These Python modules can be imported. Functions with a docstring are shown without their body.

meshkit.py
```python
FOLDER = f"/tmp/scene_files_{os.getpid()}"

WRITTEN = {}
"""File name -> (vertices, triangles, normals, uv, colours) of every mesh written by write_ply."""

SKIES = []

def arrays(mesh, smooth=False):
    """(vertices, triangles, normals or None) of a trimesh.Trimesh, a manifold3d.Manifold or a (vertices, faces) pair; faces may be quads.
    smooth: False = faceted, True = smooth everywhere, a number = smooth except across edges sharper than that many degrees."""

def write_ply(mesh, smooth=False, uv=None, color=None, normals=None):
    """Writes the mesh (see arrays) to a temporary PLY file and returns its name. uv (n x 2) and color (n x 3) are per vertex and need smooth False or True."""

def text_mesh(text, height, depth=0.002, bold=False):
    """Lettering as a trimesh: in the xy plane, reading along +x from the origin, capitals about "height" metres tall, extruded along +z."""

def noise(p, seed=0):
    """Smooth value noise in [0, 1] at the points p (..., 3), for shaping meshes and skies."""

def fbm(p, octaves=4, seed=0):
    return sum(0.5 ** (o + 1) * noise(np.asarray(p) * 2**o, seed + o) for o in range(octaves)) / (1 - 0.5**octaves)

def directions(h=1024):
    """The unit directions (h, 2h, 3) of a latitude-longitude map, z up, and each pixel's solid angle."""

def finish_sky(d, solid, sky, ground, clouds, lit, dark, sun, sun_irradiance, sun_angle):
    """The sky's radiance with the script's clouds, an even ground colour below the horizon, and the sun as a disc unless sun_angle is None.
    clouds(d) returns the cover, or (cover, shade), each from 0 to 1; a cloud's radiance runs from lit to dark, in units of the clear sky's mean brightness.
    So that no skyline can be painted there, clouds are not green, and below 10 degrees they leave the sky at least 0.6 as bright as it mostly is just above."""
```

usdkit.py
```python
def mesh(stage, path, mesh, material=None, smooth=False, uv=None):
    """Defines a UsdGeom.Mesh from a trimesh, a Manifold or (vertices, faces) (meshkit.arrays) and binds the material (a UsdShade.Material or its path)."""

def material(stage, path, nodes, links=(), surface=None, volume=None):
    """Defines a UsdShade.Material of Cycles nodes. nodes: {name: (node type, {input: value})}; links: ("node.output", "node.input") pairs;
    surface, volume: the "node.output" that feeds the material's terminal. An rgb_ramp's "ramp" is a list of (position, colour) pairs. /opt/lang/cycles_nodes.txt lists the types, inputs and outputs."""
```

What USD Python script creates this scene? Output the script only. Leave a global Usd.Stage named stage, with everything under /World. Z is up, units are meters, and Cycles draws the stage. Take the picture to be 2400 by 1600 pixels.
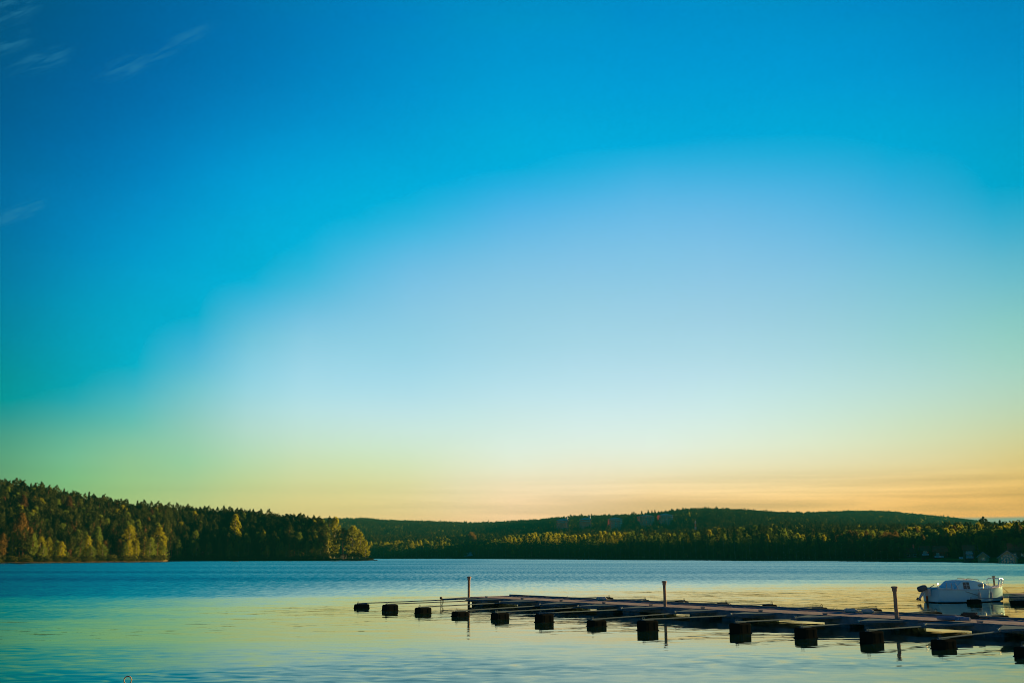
import math, random
import numpy as np
import trimesh
import usdkit
from meshkit import fbm, noise
from pxr import Usd, UsdGeom, UsdLux, UsdShade, Gf, Sdf, Vt

stage = Usd.Stage.CreateInMemory()
UsdGeom.SetStageUpAxis(stage, 'Z')
UsdGeom.SetStageMetersPerUnit(stage, 1.0)
UsdGeom.Xform.Define(stage, '/World')
UsdGeom.Scope.Define(stage, '/World/Looks')

# ------------------------------------------------------------------ camera, sky, sun, exposure
EYE = 3.0                      # metres above the lake
FOCAL_PX = 2333.0              # a 35 mm lens on a 36 mm frame, in pixels of a 2400 wide picture
PITCH = math.atan(501 / FOCAL_PX)
EXPOSURE = 3.5                 # evening light
SUN_AZ, SUN_EL = math.radians(54.0), math.radians(7.0)
SUN_INTENSITY, SUN_COLOR = 1.15, (1.0, 0.60, 0.20)
SKY_STRENGTH = 0.05

cam = UsdGeom.Camera.Define(stage, '/World/camera')
cam.CreateFocalLengthAttr(FOCAL_PX / 2400 * 36)
cam.CreateHorizontalApertureAttr(36.0)
cam.CreateExposureAttr(EXPOSURE)
cam.CreateClippingRangeAttr((0.1, 60000.0))
cam.AddTranslateOp().Set((0, 0, EYE))
cam.AddRotateXYZOp().Set((90 + math.degrees(PITCH), 0, 0))

sun = UsdLux.DistantLight.Define(stage, '/World/sun')
sun.CreateIntensityAttr(SUN_INTENSITY)
sun.CreateNormalizeAttr(True)
sun.CreateAngleAttr(0.5)
sun.CreateColorAttr(SUN_COLOR)
_v = Gf.Vec3d(math.sin(SUN_AZ) * math.cos(SUN_EL), math.cos(SUN_AZ) * math.cos(SUN_EL), math.sin(SUN_EL))
sun.AddOrientOp().Set(Gf.Quatf(Gf.Rotation(Gf.Vec3d(0, 0, 1), _v).GetQuat()))

# the evening sky: a single scattering sky, toned by direction (columns of azimuth, rows of one degree of elevation)
SKY_AZ = [-180, -90, -33, -30, -27, -24, -21, -18, -15, -12, -9, -6, -3, 0, 4, 8, 12, 17, 22, 27, 33, 45, 58, 75, 105, 150]
SKY_TINT = [
 [(0.015,0.126,0.427), (0.009,0.110,0.373), (0.005,0.084,0.259), (0.004,0.076,0.202), (0.003,0.072,0.176), (0.002,0.070,0.162), (0.001,0.072,0.155), (0.001,0.073,0.154), (0.000,0.074,0.161), (0.000,0.076,0.160), (0.000,0.078,0.165), (0.000,0.078,0.168), (0.000,0.081,0.170), (0.000,0.082,0.178), (0.000,0.083,0.185), (0.000,0.085,0.190), (0.000,0.088,0.195), (0.000,0.090,0.199), (0.000,0.094,0.198), (0.000,0.096,0.204), (0.000,0.097,0.210), (0.000,0.099,0.208), (0.000,0.100,0.214), (0.000,0.102,0.220), (0.000,0.105,0.220), (0.000,0.108,0.225), (0.000,0.107,0.232), (0.000,0.110,0.230), (0.000,0.113,0.237), (0.000,0.111,0.240), (0.000,0.115,0.242), (0.000,0.118,0.250), (0.000,0.116,0.248), (0.000,0.120,0.256), (0.000,0.118,0.253)],
 [(0.012,0.107,0.356), (0.008,0.092,0.312), (0.005,0.071,0.215), (0.003,0.063,0.164), (0.002,0.059,0.145), (0.002,0.058,0.132), (0.001,0.059,0.128), (0.001,0.060,0.130), (0.000,0.061,0.131), (0.000,0.063,0.133), (0.000,0.064,0.135), (0.000,0.066,0.136), (0.000,0.067,0.143), (0.000,0.069,0.148), (0.000,0.069,0.152), (0.000,0.071,0.159), (0.000,0.073,0.163), (0.000,0.075,0.164), (0.000,0.076,0.165), (0.000,0.078,0.169), (0.000,0.080,0.174), (0.000,0.082,0.178), (0.000,0.084,0.179), (0.000,0.086,0.181), (0.000,0.088,0.186), (0.000,0.090,0.192), (0.000,0.093,0.195), (0.000,0.095,0.195), (0.000,0.094,0.201), (0.000,0.096,0.207), (0.000,0.099,0.205), (0.000,0.101,0.211), (0.000,0.100,0.217), (0.000,0.103,0.215), (0.000,0.102,0.222)],
 [(0.106,0.047,-0.081), (0.079,0.048,-0.042), (0.052,0.040,-0.011), (0.042,0.061,0.030), (0.028,0.073,0.051), (0.019,0.084,0.068), (0.008,0.087,0.080), (-0.001,0.090,0.094), (-0.006,0.092,0.104), (-0.007,0.095,0.116), (-0.011,0.095,0.129), (-0.016,0.097,0.136), (-0.021,0.096,0.148), (-0.027,0.098,0.166), (-0.033,0.093,0.175), (-0.039,0.096,0.181), (-0.044,0.094,0.188), (-0.049,0.092,0.186), (-0.053,0.100,0.204), (-0.058,0.095,0.200), (-0.063,0.092,0.198), (-0.069,0.093,0.196), (-0.071,0.089,0.193), (-0.076,0.087,0.189), (-0.078,0.090,0.189), (-0.082,0.088,0.183), (-0.088,0.091,0.176), (-0.090,0.089,0.169), (-0.099,0.086,0.171), (-0.106,0.104,0.191), (-0.116,0.102,0.198), (-0.134,0.104,0.196), (-0.148,0.102,0.202), (-0.175,0.099,0.203), (-0.194,0.102,0.202)],
 [(0.136,0.099,-0.035), (0.104,0.096,0.007), (0.075,0.081,0.028), (0.063,0.101,0.063), (0.049,0.112,0.084), (0.037,0.127,0.104), (0.020,0.125,0.119), (0.003,0.128,0.139), (-0.006,0.131,0.153), (-0.007,0.137,0.166), (-0.012,0.134,0.180), (-0.016,0.131,0.189), (-0.020,0.128,0.201), (-0.025,0.132,0.224), (-0.031,0.129,0.226), (-0.037,0.129,0.241), (-0.043,0.127,0.242), (-0.049,0.121,0.249), (-0.055,0.128,0.267), (-0.061,0.126,0.262), (-0.068,0.122,0.258), (-0.071,0.120,0.248), (-0.078,0.110,0.244), (-0.085,0.110,0.231), (-0.086,0.112,0.234), (-0.092,0.109,0.218), (-0.091,0.112,0.218), (-0.097,0.105,0.207), (-0.101,0.108,0.210), (-0.115,0.120,0.229), (-0.124,0.123,0.233), (-0.145,0.119,0.234), (-0.159,0.122,0.232), (-0.175,0.119,0.241), (-0.207,0.122,0.239)],
 [(0.178,0.163,0.014), (0.139,0.159,0.060), (0.103,0.136,0.072), (0.091,0.156,0.103), (0.080,0.172,0.124), (0.068,0.187,0.148), (0.048,0.185,0.169), (0.017,0.180,0.201), (-0.004,0.183,0.222), (-0.008,0.185,0.227), (-0.011,0.183,0.242), (-0.012,0.183,0.262), (-0.016,0.181,0.271), (-0.022,0.183,0.291), (-0.029,0.175,0.301), (-0.036,0.174,0.309), (-0.042,0.169,0.316), (-0.050,0.164,0.324), (-0.059,0.169,0.328), (-0.064,0.164,0.331), (-0.072,0.154,0.311), (-0.081,0.146,0.310), (-0.090,0.138,0.292), (-0.093,0.137,0.288), (-0.101,0.130,0.278), (-0.102,0.131,0.271), (-0.109,0.127,0.258), (-0.114,0.126,0.257), (-0.122,0.128,0.248), (-0.128,0.140,0.276), (-0.143,0.143,0.271), (-0.153,0.140,0.279), (-0.177,0.136,0.275), (-0.194,0.140,0.271), (-0.215,0.136,0.280)],
 [(0.242,0.226,0.055), (0.198,0.227,0.097), (0.151,0.199,0.104), (0.133,0.221,0.137), (0.120,0.247,0.167), (0.115,0.261,0.209), (0.090,0.254,0.228), (0.050,0.240,0.257), (0.013,0.231,0.300), (-0.003,0.232,0.312), (-0.007,0.236,0.322), (-0.010,0.242,0.337), (-0.014,0.244,0.353), (-0.021,0.248,0.368), (-0.028,0.242,0.378), (-0.036,0.236,0.391), (-0.043,0.226,0.399), (-0.052,0.220,0.399), (-0.062,0.211,0.400), (-0.072,0.200,0.387), (-0.081,0.188,0.375), (-0.089,0.179,0.367), (-0.100,0.168,0.353), (-0.112,0.159,0.338), (-0.119,0.153,0.330), (-0.127,0.148,0.323), (-0.135,0.146,0.313), (-0.136,0.147,0.306), (-0.145,0.146,0.303), (-0.148,0.146,0.298), (-0.160,0.142,0.304), (-0.176,0.146,0.296), (-0.189,0.143,0.302), (-0.218,0.139,0.295), (-0.237,0.142,0.289)],
 [(0.316,0.271,0.088), (0.263,0.271,0.134), (0.213,0.237,0.132), (0.189,0.253,0.158), (0.180,0.277,0.186), (0.175,0.290,0.218), (0.149,0.296,0.258), (0.098,0.292,0.298), (0.065,0.289,0.346), (0.029,0.277,0.377), (0.002,0.281,0.390), (-0.003,0.285,0.404), (-0.006,0.289,0.409), (-0.013,0.292,0.413), (-0.024,0.293,0.430), (-0.032,0.293,0.448), (-0.041,0.285,0.460), (-0.052,0.277,0.462), (-0.063,0.263,0.456), (-0.072,0.253,0.458), (-0.085,0.236,0.443), (-0.101,0.223,0.434), (-0.116,0.213,0.418), (-0.124,0.198,0.400), (-0.136,0.184,0.382), (-0.146,0.179,0.375), (-0.150,0.172,0.361), (-0.162,0.166,0.353), (-0.165,0.170,0.351), (-0.180,0.168,0.347), (-0.186,0.173,0.337), (-0.194,0.168,0.343), (-0.218,0.173,0.333), (-0.232,0.168,0.336), (-0.266,0.165,0.331)],
 [(0.362,0.285,0.119), (0.312,0.280,0.162), (0.258,0.249,0.156), (0.234,0.262,0.182), (0.214,0.286,0.214), (0.197,0.310,0.252), (0.203,0.320,0.288), (0.198,0.328,0.329), (0.173,0.336,0.377), (0.136,0.342,0.410), (0.091,0.328,0.434), (0.055,0.315,0.448), (0.022,0.310,0.447), (-0.000,0.313,0.431), (-0.004,0.323,0.453), (-0.009,0.328,0.470), (-0.018,0.324,0.475), (-0.031,0.324,0.491), (-0.045,0.317,0.489), (-0.061,0.303,0.491), (-0.080,0.300,0.496), (-0.095,0.284,0.493), (-0.112,0.264,0.479), (-0.130,0.246,0.455), (-0.140,0.229,0.440), (-0.157,0.216,0.422), (-0.166,0.203,0.405), (-0.180,0.198,0.396), (-0.191,0.195,0.396), (-0.198,0.192,0.382), (-0.214,0.187,0.388), (-0.220,0.191,0.377), (-0.230,0.185,0.379), (-0.259,0.189,0.372), (-0.277,0.183,0.362)],
 [(0.409,0.290,0.159), (0.355,0.284,0.195), (0.308,0.253,0.184), (0.298,0.273,0.191), (0.285,0.305,0.223), (0.282,0.338,0.283), (0.290,0.359,0.343), (0.301,0.377,0.399), (0.285,0.391,0.445), (0.253,0.398,0.478), (0.221,0.396,0.490), (0.193,0.391,0.483), (0.149,0.378,0.471), (0.100,0.362,0.480), (0.047,0.352,0.482), (0.006,0.350,0.479), (-0.004,0.344,0.468), (-0.009,0.351,0.486), (-0.018,0.354,0.504), (-0.030,0.352,0.518), (-0.047,0.347,0.533), (-0.066,0.334,0.529), (-0.086,0.314,0.517), (-0.111,0.290,0.499), (-0.139,0.267,0.477), (-0.158,0.250,0.461), (-0.182,0.237,0.449), (-0.187,0.227,0.440), (-0.200,0.221,0.428), (-0.201,0.220,0.425), (-0.216,0.223,0.412), (-0.224,0.216,0.406), (-0.251,0.216,0.405), (-0.266,0.213,0.393), (-0.303,0.207,0.399)],
 [(0.420,0.280,0.166), (0.373,0.278,0.203), (0.338,0.257,0.189), (0.329,0.272,0.197), (0.334,0.310,0.238), (0.338,0.345,0.293), (0.346,0.376,0.363), (0.347,0.396,0.423), (0.340,0.414,0.471), (0.315,0.418,0.497), (0.295,0.419,0.504), (0.270,0.414,0.497), (0.238,0.406,0.489), (0.190,0.390,0.494), (0.127,0.377,0.487), (0.067,0.371,0.489), (0.028,0.371,0.494), (0.008,0.372,0.503), (-0.000,0.376,0.516), (-0.007,0.371,0.514), (-0.018,0.371,0.533), (-0.036,0.357,0.534), (-0.057,0.341,0.530), (-0.080,0.325,0.526), (-0.107,0.300,0.507), (-0.135,0.283,0.498), (-0.154,0.271,0.480), (-0.177,0.259,0.477), (-0.186,0.254,0.464), (-0.206,0.247,0.467), (-0.214,0.250,0.452), (-0.238,0.241,0.458), (-0.252,0.245,0.444), (-0.286,0.236,0.449), (-0.306,0.239,0.435)],
 [(0.416,0.274,0.176), (0.369,0.271,0.212), (0.335,0.248,0.194), (0.334,0.268,0.201), (0.341,0.305,0.235), (0.342,0.344,0.293), (0.351,0.376,0.366), (0.355,0.391,0.423), (0.345,0.404,0.468), (0.314,0.406,0.484), (0.287,0.404,0.487), (0.269,0.405,0.483), (0.245,0.399,0.478), (0.223,0.395,0.483), (0.187,0.387,0.486), (0.149,0.386,0.496), (0.108,0.384,0.508), (0.066,0.383,0.511), (0.026,0.381,0.515), (0.004,0.377,0.510), (-0.004,0.377,0.512), (-0.014,0.371,0.527), (-0.029,0.357,0.526), (-0.048,0.338,0.520), (-0.073,0.317,0.511), (-0.100,0.307,0.510), (-0.120,0.294,0.502), (-0.145,0.283,0.492), (-0.170,0.278,0.493), (-0.185,0.274,0.483), (-0.212,0.264,0.489), (-0.228,0.267,0.474), (-0.257,0.256,0.478), (-0.281,0.257,0.461), (-0.306,0.246,0.464)],
 [(0.398,0.254,0.201), (0.359,0.258,0.239), (0.328,0.241,0.213), (0.334,0.261,0.219), (0.342,0.299,0.249), (0.341,0.336,0.305), (0.346,0.364,0.370), (0.353,0.384,0.423), (0.338,0.389,0.455), (0.307,0.390,0.466), (0.283,0.390,0.469), (0.263,0.389,0.466), (0.249,0.391,0.461), (0.238,0.390,0.467), (0.227,0.389,0.476), (0.205,0.389,0.491), (0.173,0.386,0.500), (0.127,0.385,0.511), (0.073,0.385,0.517), (0.028,0.377,0.510), (0.006,0.377,0.513), (-0.003,0.371,0.517), (-0.012,0.356,0.512), (-0.027,0.346,0.513), (-0.048,0.335,0.513), (-0.071,0.322,0.507), (-0.093,0.314,0.514), (-0.114,0.309,0.508), (-0.140,0.297,0.505), (-0.159,0.297,0.495), (-0.188,0.285,0.501), (-0.209,0.287,0.484), (-0.244,0.284,0.487), (-0.268,0.275,0.470), (-0.311,0.275,0.473)],
 [(0.390,0.245,0.223), (0.357,0.252,0.272), (0.332,0.237,0.249), (0.337,0.258,0.259), (0.349,0.293,0.294), (0.354,0.333,0.340), (0.355,0.358,0.383), (0.347,0.371,0.415), (0.334,0.382,0.436), (0.314,0.380,0.448), (0.294,0.383,0.451), (0.277,0.382,0.453), (0.265,0.381,0.448), (0.254,0.384,0.452), (0.245,0.384,0.457), (0.228,0.385,0.471), (0.200,0.383,0.479), (0.162,0.381,0.492), (0.114,0.378,0.503), (0.068,0.371,0.510), (0.030,0.365,0.513), (0.006,0.363,0.513), (-0.004,0.361,0.509), (-0.016,0.355,0.505), (-0.033,0.350,0.507), (-0.052,0.339,0.514), (-0.071,0.330,0.512), (-0.087,0.320,0.502), (-0.111,0.316,0.509), (-0.132,0.309,0.501), (-0.163,0.309,0.489), (-0.198,0.296,0.491), (-0.225,0.296,0.473), (-0.267,0.281,0.475), (-0.297,0.280,0.458)],
 [(0.363,0.229,0.229), (0.344,0.238,0.279), (0.323,0.227,0.265), (0.345,0.248,0.271), (0.359,0.286,0.305), (0.357,0.330,0.370), (0.355,0.354,0.405), (0.347,0.363,0.411), (0.335,0.367,0.421), (0.320,0.374,0.439), (0.299,0.372,0.438), (0.283,0.372,0.432), (0.269,0.371,0.430), (0.261,0.373,0.430), (0.250,0.375,0.440), (0.235,0.378,0.449), (0.215,0.377,0.463), (0.185,0.376,0.476), (0.149,0.370,0.492), (0.109,0.362,0.507), (0.065,0.357,0.516), (0.023,0.354,0.511), (-0.000,0.356,0.492), (-0.009,0.360,0.493), (-0.022,0.355,0.503), (-0.036,0.345,0.506), (-0.050,0.337,0.509), (-0.065,0.329,0.511), (-0.088,0.320,0.506), (-0.114,0.315,0.503), (-0.141,0.315,0.483), (-0.177,0.300,0.483), (-0.205,0.299,0.465), (-0.249,0.292,0.467), (-0.281,0.283,0.451)],
 [(0.316,0.192,0.162), (0.302,0.200,0.205), (0.296,0.196,0.205), (0.308,0.221,0.231), (0.326,0.260,0.279), (0.337,0.300,0.333), (0.336,0.329,0.378), (0.333,0.344,0.403), (0.324,0.352,0.412), (0.306,0.354,0.417), (0.290,0.354,0.415), (0.279,0.354,0.416), (0.264,0.355,0.409), (0.255,0.357,0.414), (0.243,0.359,0.417), (0.229,0.360,0.428), (0.212,0.359,0.443), (0.191,0.359,0.458), (0.164,0.359,0.470), (0.129,0.355,0.484), (0.087,0.351,0.495), (0.043,0.347,0.490), (0.012,0.345,0.485), (-0.000,0.344,0.487), (-0.009,0.339,0.484), (-0.021,0.328,0.483), (-0.034,0.320,0.489), (-0.050,0.317,0.494), (-0.069,0.304,0.486), (-0.091,0.303,0.489), (-0.121,0.301,0.472), (-0.151,0.286,0.472), (-0.188,0.285,0.454), (-0.233,0.274,0.456), (-0.267,0.270,0.441)],
 [(0.265,0.151,0.091), (0.254,0.161,0.131), (0.253,0.162,0.140), (0.274,0.187,0.164), (0.295,0.230,0.221), (0.303,0.278,0.308), (0.310,0.308,0.361), (0.304,0.321,0.374), (0.297,0.326,0.386), (0.283,0.328,0.391), (0.270,0.328,0.392), (0.256,0.329,0.387), (0.245,0.330,0.386), (0.234,0.330,0.387), (0.226,0.334,0.398), (0.210,0.336,0.405), (0.194,0.338,0.419), (0.179,0.341,0.432), (0.160,0.340,0.448), (0.134,0.337,0.459), (0.103,0.334,0.467), (0.065,0.330,0.471), (0.026,0.327,0.468), (0.001,0.319,0.458), (-0.006,0.312,0.453), (-0.015,0.303,0.458), (-0.024,0.300,0.470), (-0.037,0.291,0.468), (-0.057,0.287,0.471), (-0.082,0.283,0.463), (-0.109,0.268,0.462), (-0.141,0.266,0.462), (-0.179,0.266,0.445), (-0.213,0.253,0.448), (-0.260,0.253,0.433)],
 [(0.223,0.122,0.053), (0.217,0.132,0.088), (0.218,0.137,0.102), (0.239,0.164,0.133), (0.256,0.203,0.187), (0.270,0.246,0.255), (0.274,0.277,0.306), (0.271,0.292,0.333), (0.263,0.301,0.350), (0.253,0.305,0.357), (0.242,0.303,0.361), (0.230,0.303,0.357), (0.220,0.304,0.360), (0.210,0.302,0.364), (0.201,0.305,0.371), (0.189,0.307,0.383), (0.176,0.309,0.394), (0.161,0.312,0.408), (0.141,0.309,0.420), (0.118,0.309,0.431), (0.087,0.308,0.439), (0.051,0.303,0.439), (0.021,0.300,0.434), (0.003,0.289,0.428), (-0.004,0.290,0.431), (-0.012,0.281,0.432), (-0.024,0.281,0.444), (-0.040,0.271,0.442), (-0.057,0.267,0.444), (-0.080,0.261,0.438), (-0.108,0.259,0.438), (-0.140,0.257,0.431), (-0.170,0.248,0.421), (-0.211,0.244,0.423), (-0.258,0.244,0.409)],
 [(0.169,0.091,0.020), (0.168,0.102,0.049), (0.177,0.110,0.066), (0.194,0.135,0.097), (0.212,0.169,0.145), (0.220,0.204,0.201), (0.224,0.234,0.244), (0.218,0.248,0.269), (0.210,0.257,0.288), (0.202,0.262,0.303), (0.192,0.263,0.308), (0.182,0.263,0.313), (0.173,0.263,0.314), (0.164,0.264,0.320), (0.155,0.266,0.331), (0.145,0.269,0.345), (0.131,0.267,0.357), (0.115,0.268,0.370), (0.096,0.268,0.381), (0.075,0.268,0.390), (0.052,0.267,0.398), (0.027,0.265,0.396), (0.009,0.265,0.392), (-0.000,0.262,0.390), (-0.006,0.260,0.397), (-0.016,0.252,0.404), (-0.029,0.245,0.408), (-0.045,0.245,0.416), (-0.064,0.239,0.407), (-0.086,0.234,0.403), (-0.112,0.229,0.387), (-0.141,0.227,0.387), (-0.169,0.225,0.387), (-0.207,0.224,0.374), (-0.251,0.214,0.377)],
 [(0.120,0.064,-0.001), (0.121,0.073,0.022), (0.133,0.081,0.037), (0.152,0.102,0.061), (0.166,0.130,0.098), (0.170,0.160,0.144), (0.169,0.183,0.174), (0.165,0.198,0.199), (0.159,0.208,0.225), (0.151,0.214,0.244), (0.141,0.217,0.250), (0.130,0.220,0.252), (0.121,0.222,0.260), (0.114,0.224,0.271), (0.104,0.225,0.281), (0.092,0.226,0.294), (0.078,0.225,0.309), (0.060,0.222,0.321), (0.043,0.219,0.332), (0.027,0.216,0.339), (0.014,0.218,0.341), (0.004,0.221,0.341), (-0.001,0.225,0.345), (-0.005,0.223,0.351), (-0.013,0.216,0.357), (-0.024,0.213,0.368), (-0.037,0.206,0.364), (-0.052,0.204,0.366), (-0.069,0.203,0.359), (-0.090,0.190,0.361), (-0.112,0.186,0.361), (-0.139,0.184,0.362), (-0.171,0.182,0.351), (-0.207,0.181,0.355), (-0.249,0.180,0.360)],
 [(0.080,0.041,-0.010), (0.082,0.048,0.006), (0.091,0.054,0.020), (0.106,0.072,0.035), (0.118,0.092,0.055), (0.122,0.113,0.080), (0.121,0.132,0.110), (0.116,0.147,0.140), (0.110,0.158,0.164), (0.104,0.168,0.181), (0.096,0.174,0.186), (0.089,0.178,0.192), (0.081,0.180,0.201), (0.071,0.178,0.214), (0.059,0.177,0.230), (0.047,0.175,0.241), (0.031,0.171,0.254), (0.017,0.169,0.263), (0.006,0.168,0.268), (-0.001,0.169,0.269), (-0.003,0.174,0.277), (-0.003,0.174,0.284), (-0.008,0.175,0.293), (-0.015,0.173,0.306), (-0.024,0.168,0.311), (-0.034,0.164,0.311), (-0.047,0.160,0.310), (-0.060,0.160,0.309), (-0.075,0.154,0.305), (-0.093,0.156,0.314), (-0.117,0.156,0.311), (-0.145,0.155,0.307), (-0.175,0.155,0.312), (-0.211,0.156,0.317), (-0.251,0.156,0.319)],
 [(0.046,0.024,-0.013), (0.047,0.028,-0.003), (0.051,0.033,0.007), (0.056,0.043,0.022), (0.061,0.055,0.035), (0.063,0.066,0.047), (0.065,0.078,0.062), (0.063,0.088,0.079), (0.059,0.098,0.093), (0.055,0.106,0.107), (0.050,0.111,0.119), (0.044,0.116,0.129), (0.038,0.120,0.138), (0.030,0.119,0.150), (0.022,0.122,0.164), (0.015,0.120,0.172), (0.007,0.120,0.185), (0.002,0.122,0.193), (-0.002,0.120,0.197), (-0.004,0.122,0.204), (-0.006,0.124,0.211), (-0.009,0.125,0.223), (-0.016,0.125,0.234), (-0.023,0.127,0.246), (-0.032,0.124,0.250), (-0.043,0.121,0.250), (-0.054,0.118,0.251), (-0.066,0.123,0.252), (-0.082,0.117,0.251), (-0.099,0.120,0.262), (-0.124,0.124,0.266), (-0.147,0.125,0.270), (-0.180,0.125,0.266), (-0.215,0.126,0.272), (-0.252,0.127,0.279)],
 [(0.041,0.052,0.086), (0.042,0.052,0.084), (0.047,0.056,0.077), (0.054,0.061,0.076), (0.062,0.067,0.078), (0.066,0.070,0.079), (0.070,0.074,0.083), (0.073,0.078,0.088), (0.075,0.082,0.095), (0.077,0.086,0.101), (0.079,0.091,0.109), (0.081,0.095,0.118), (0.083,0.100,0.127), (0.083,0.104,0.137), (0.083,0.109,0.147), (0.083,0.115,0.160), (0.081,0.119,0.173), (0.077,0.124,0.186), (0.073,0.129,0.199), (0.072,0.134,0.208), (0.070,0.138,0.219), (0.067,0.143,0.224), (0.062,0.143,0.233), (0.056,0.146,0.243), (0.048,0.145,0.245), (0.036,0.147,0.256), (0.023,0.143,0.264), (0.006,0.139,0.271), (0.006,0.139,0.270), (0.005,0.140,0.272), (0.004,0.138,0.273), (0.004,0.136,0.273), (0.003,0.131,0.271), (0.001,0.127,0.268), (0.000,0.119,0.265)],
 [(0.031,0.039,0.065), (0.031,0.040,0.065), (0.035,0.042,0.061), (0.040,0.046,0.059), (0.046,0.051,0.061), (0.049,0.053,0.064), (0.051,0.057,0.067), (0.054,0.059,0.072), (0.056,0.063,0.078), (0.057,0.066,0.084), (0.059,0.070,0.092), (0.061,0.075,0.099), (0.063,0.079,0.107), (0.064,0.084,0.117), (0.065,0.089,0.128), (0.065,0.094,0.140), (0.064,0.100,0.153), (0.062,0.105,0.168), (0.059,0.110,0.183), (0.060,0.116,0.191), (0.059,0.121,0.201), (0.057,0.126,0.211), (0.054,0.130,0.220), (0.049,0.132,0.229), (0.042,0.133,0.238), (0.032,0.134,0.245), (0.020,0.135,0.251), (0.006,0.130,0.263), (0.005,0.132,0.261), (0.005,0.134,0.266), (0.004,0.132,0.266), (0.003,0.129,0.264), (0.002,0.125,0.262), (0.001,0.122,0.259), (0.000,0.116,0.255)],
 [(0.107,0.131,0.192), (0.110,0.130,0.186), (0.121,0.131,0.160), (0.138,0.138,0.149), (0.156,0.149,0.143), (0.164,0.153,0.143), (0.174,0.160,0.144), (0.181,0.165,0.148), (0.184,0.171,0.154), (0.187,0.175,0.164), (0.188,0.181,0.174), (0.189,0.187,0.183), (0.188,0.192,0.192), (0.186,0.195,0.202), (0.181,0.201,0.212), (0.175,0.203,0.223), (0.166,0.206,0.236), (0.152,0.207,0.252), (0.138,0.210,0.265), (0.132,0.211,0.268), (0.125,0.212,0.273), (0.116,0.208,0.283), (0.104,0.207,0.288), (0.090,0.207,0.292), (0.074,0.199,0.297), (0.056,0.196,0.301), (0.033,0.189,0.305), (0.009,0.182,0.310), (0.008,0.177,0.309), (0.007,0.171,0.308), (0.006,0.170,0.306), (0.005,0.164,0.304), (0.003,0.156,0.297), (0.002,0.148,0.288), (0.000,0.139,0.285)],
 [(0.154,0.151,0.193), (0.149,0.148,0.188), (0.144,0.134,0.148), (0.154,0.135,0.131), (0.172,0.147,0.122), (0.178,0.149,0.124), (0.183,0.158,0.131), (0.185,0.166,0.140), (0.189,0.176,0.154), (0.190,0.187,0.168), (0.188,0.202,0.182), (0.183,0.199,0.184), (0.172,0.203,0.192), (0.159,0.201,0.194), (0.148,0.198,0.202), (0.129,0.202,0.206), (0.107,0.198,0.213), (0.085,0.193,0.222), (0.060,0.188,0.232), (0.056,0.188,0.232), (0.051,0.188,0.241), (0.046,0.188,0.250), (0.039,0.187,0.250), (0.033,0.186,0.260), (0.026,0.185,0.270), (0.018,0.176,0.271), (0.009,0.174,0.281), (0.000,0.171,0.292), (0.000,0.170,0.287), (0.000,0.165,0.293), (0.000,0.165,0.289), (0.000,0.159,0.294), (0.000,0.156,0.296), (0.000,0.155,0.294), (0.000,0.147,0.300)],
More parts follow.
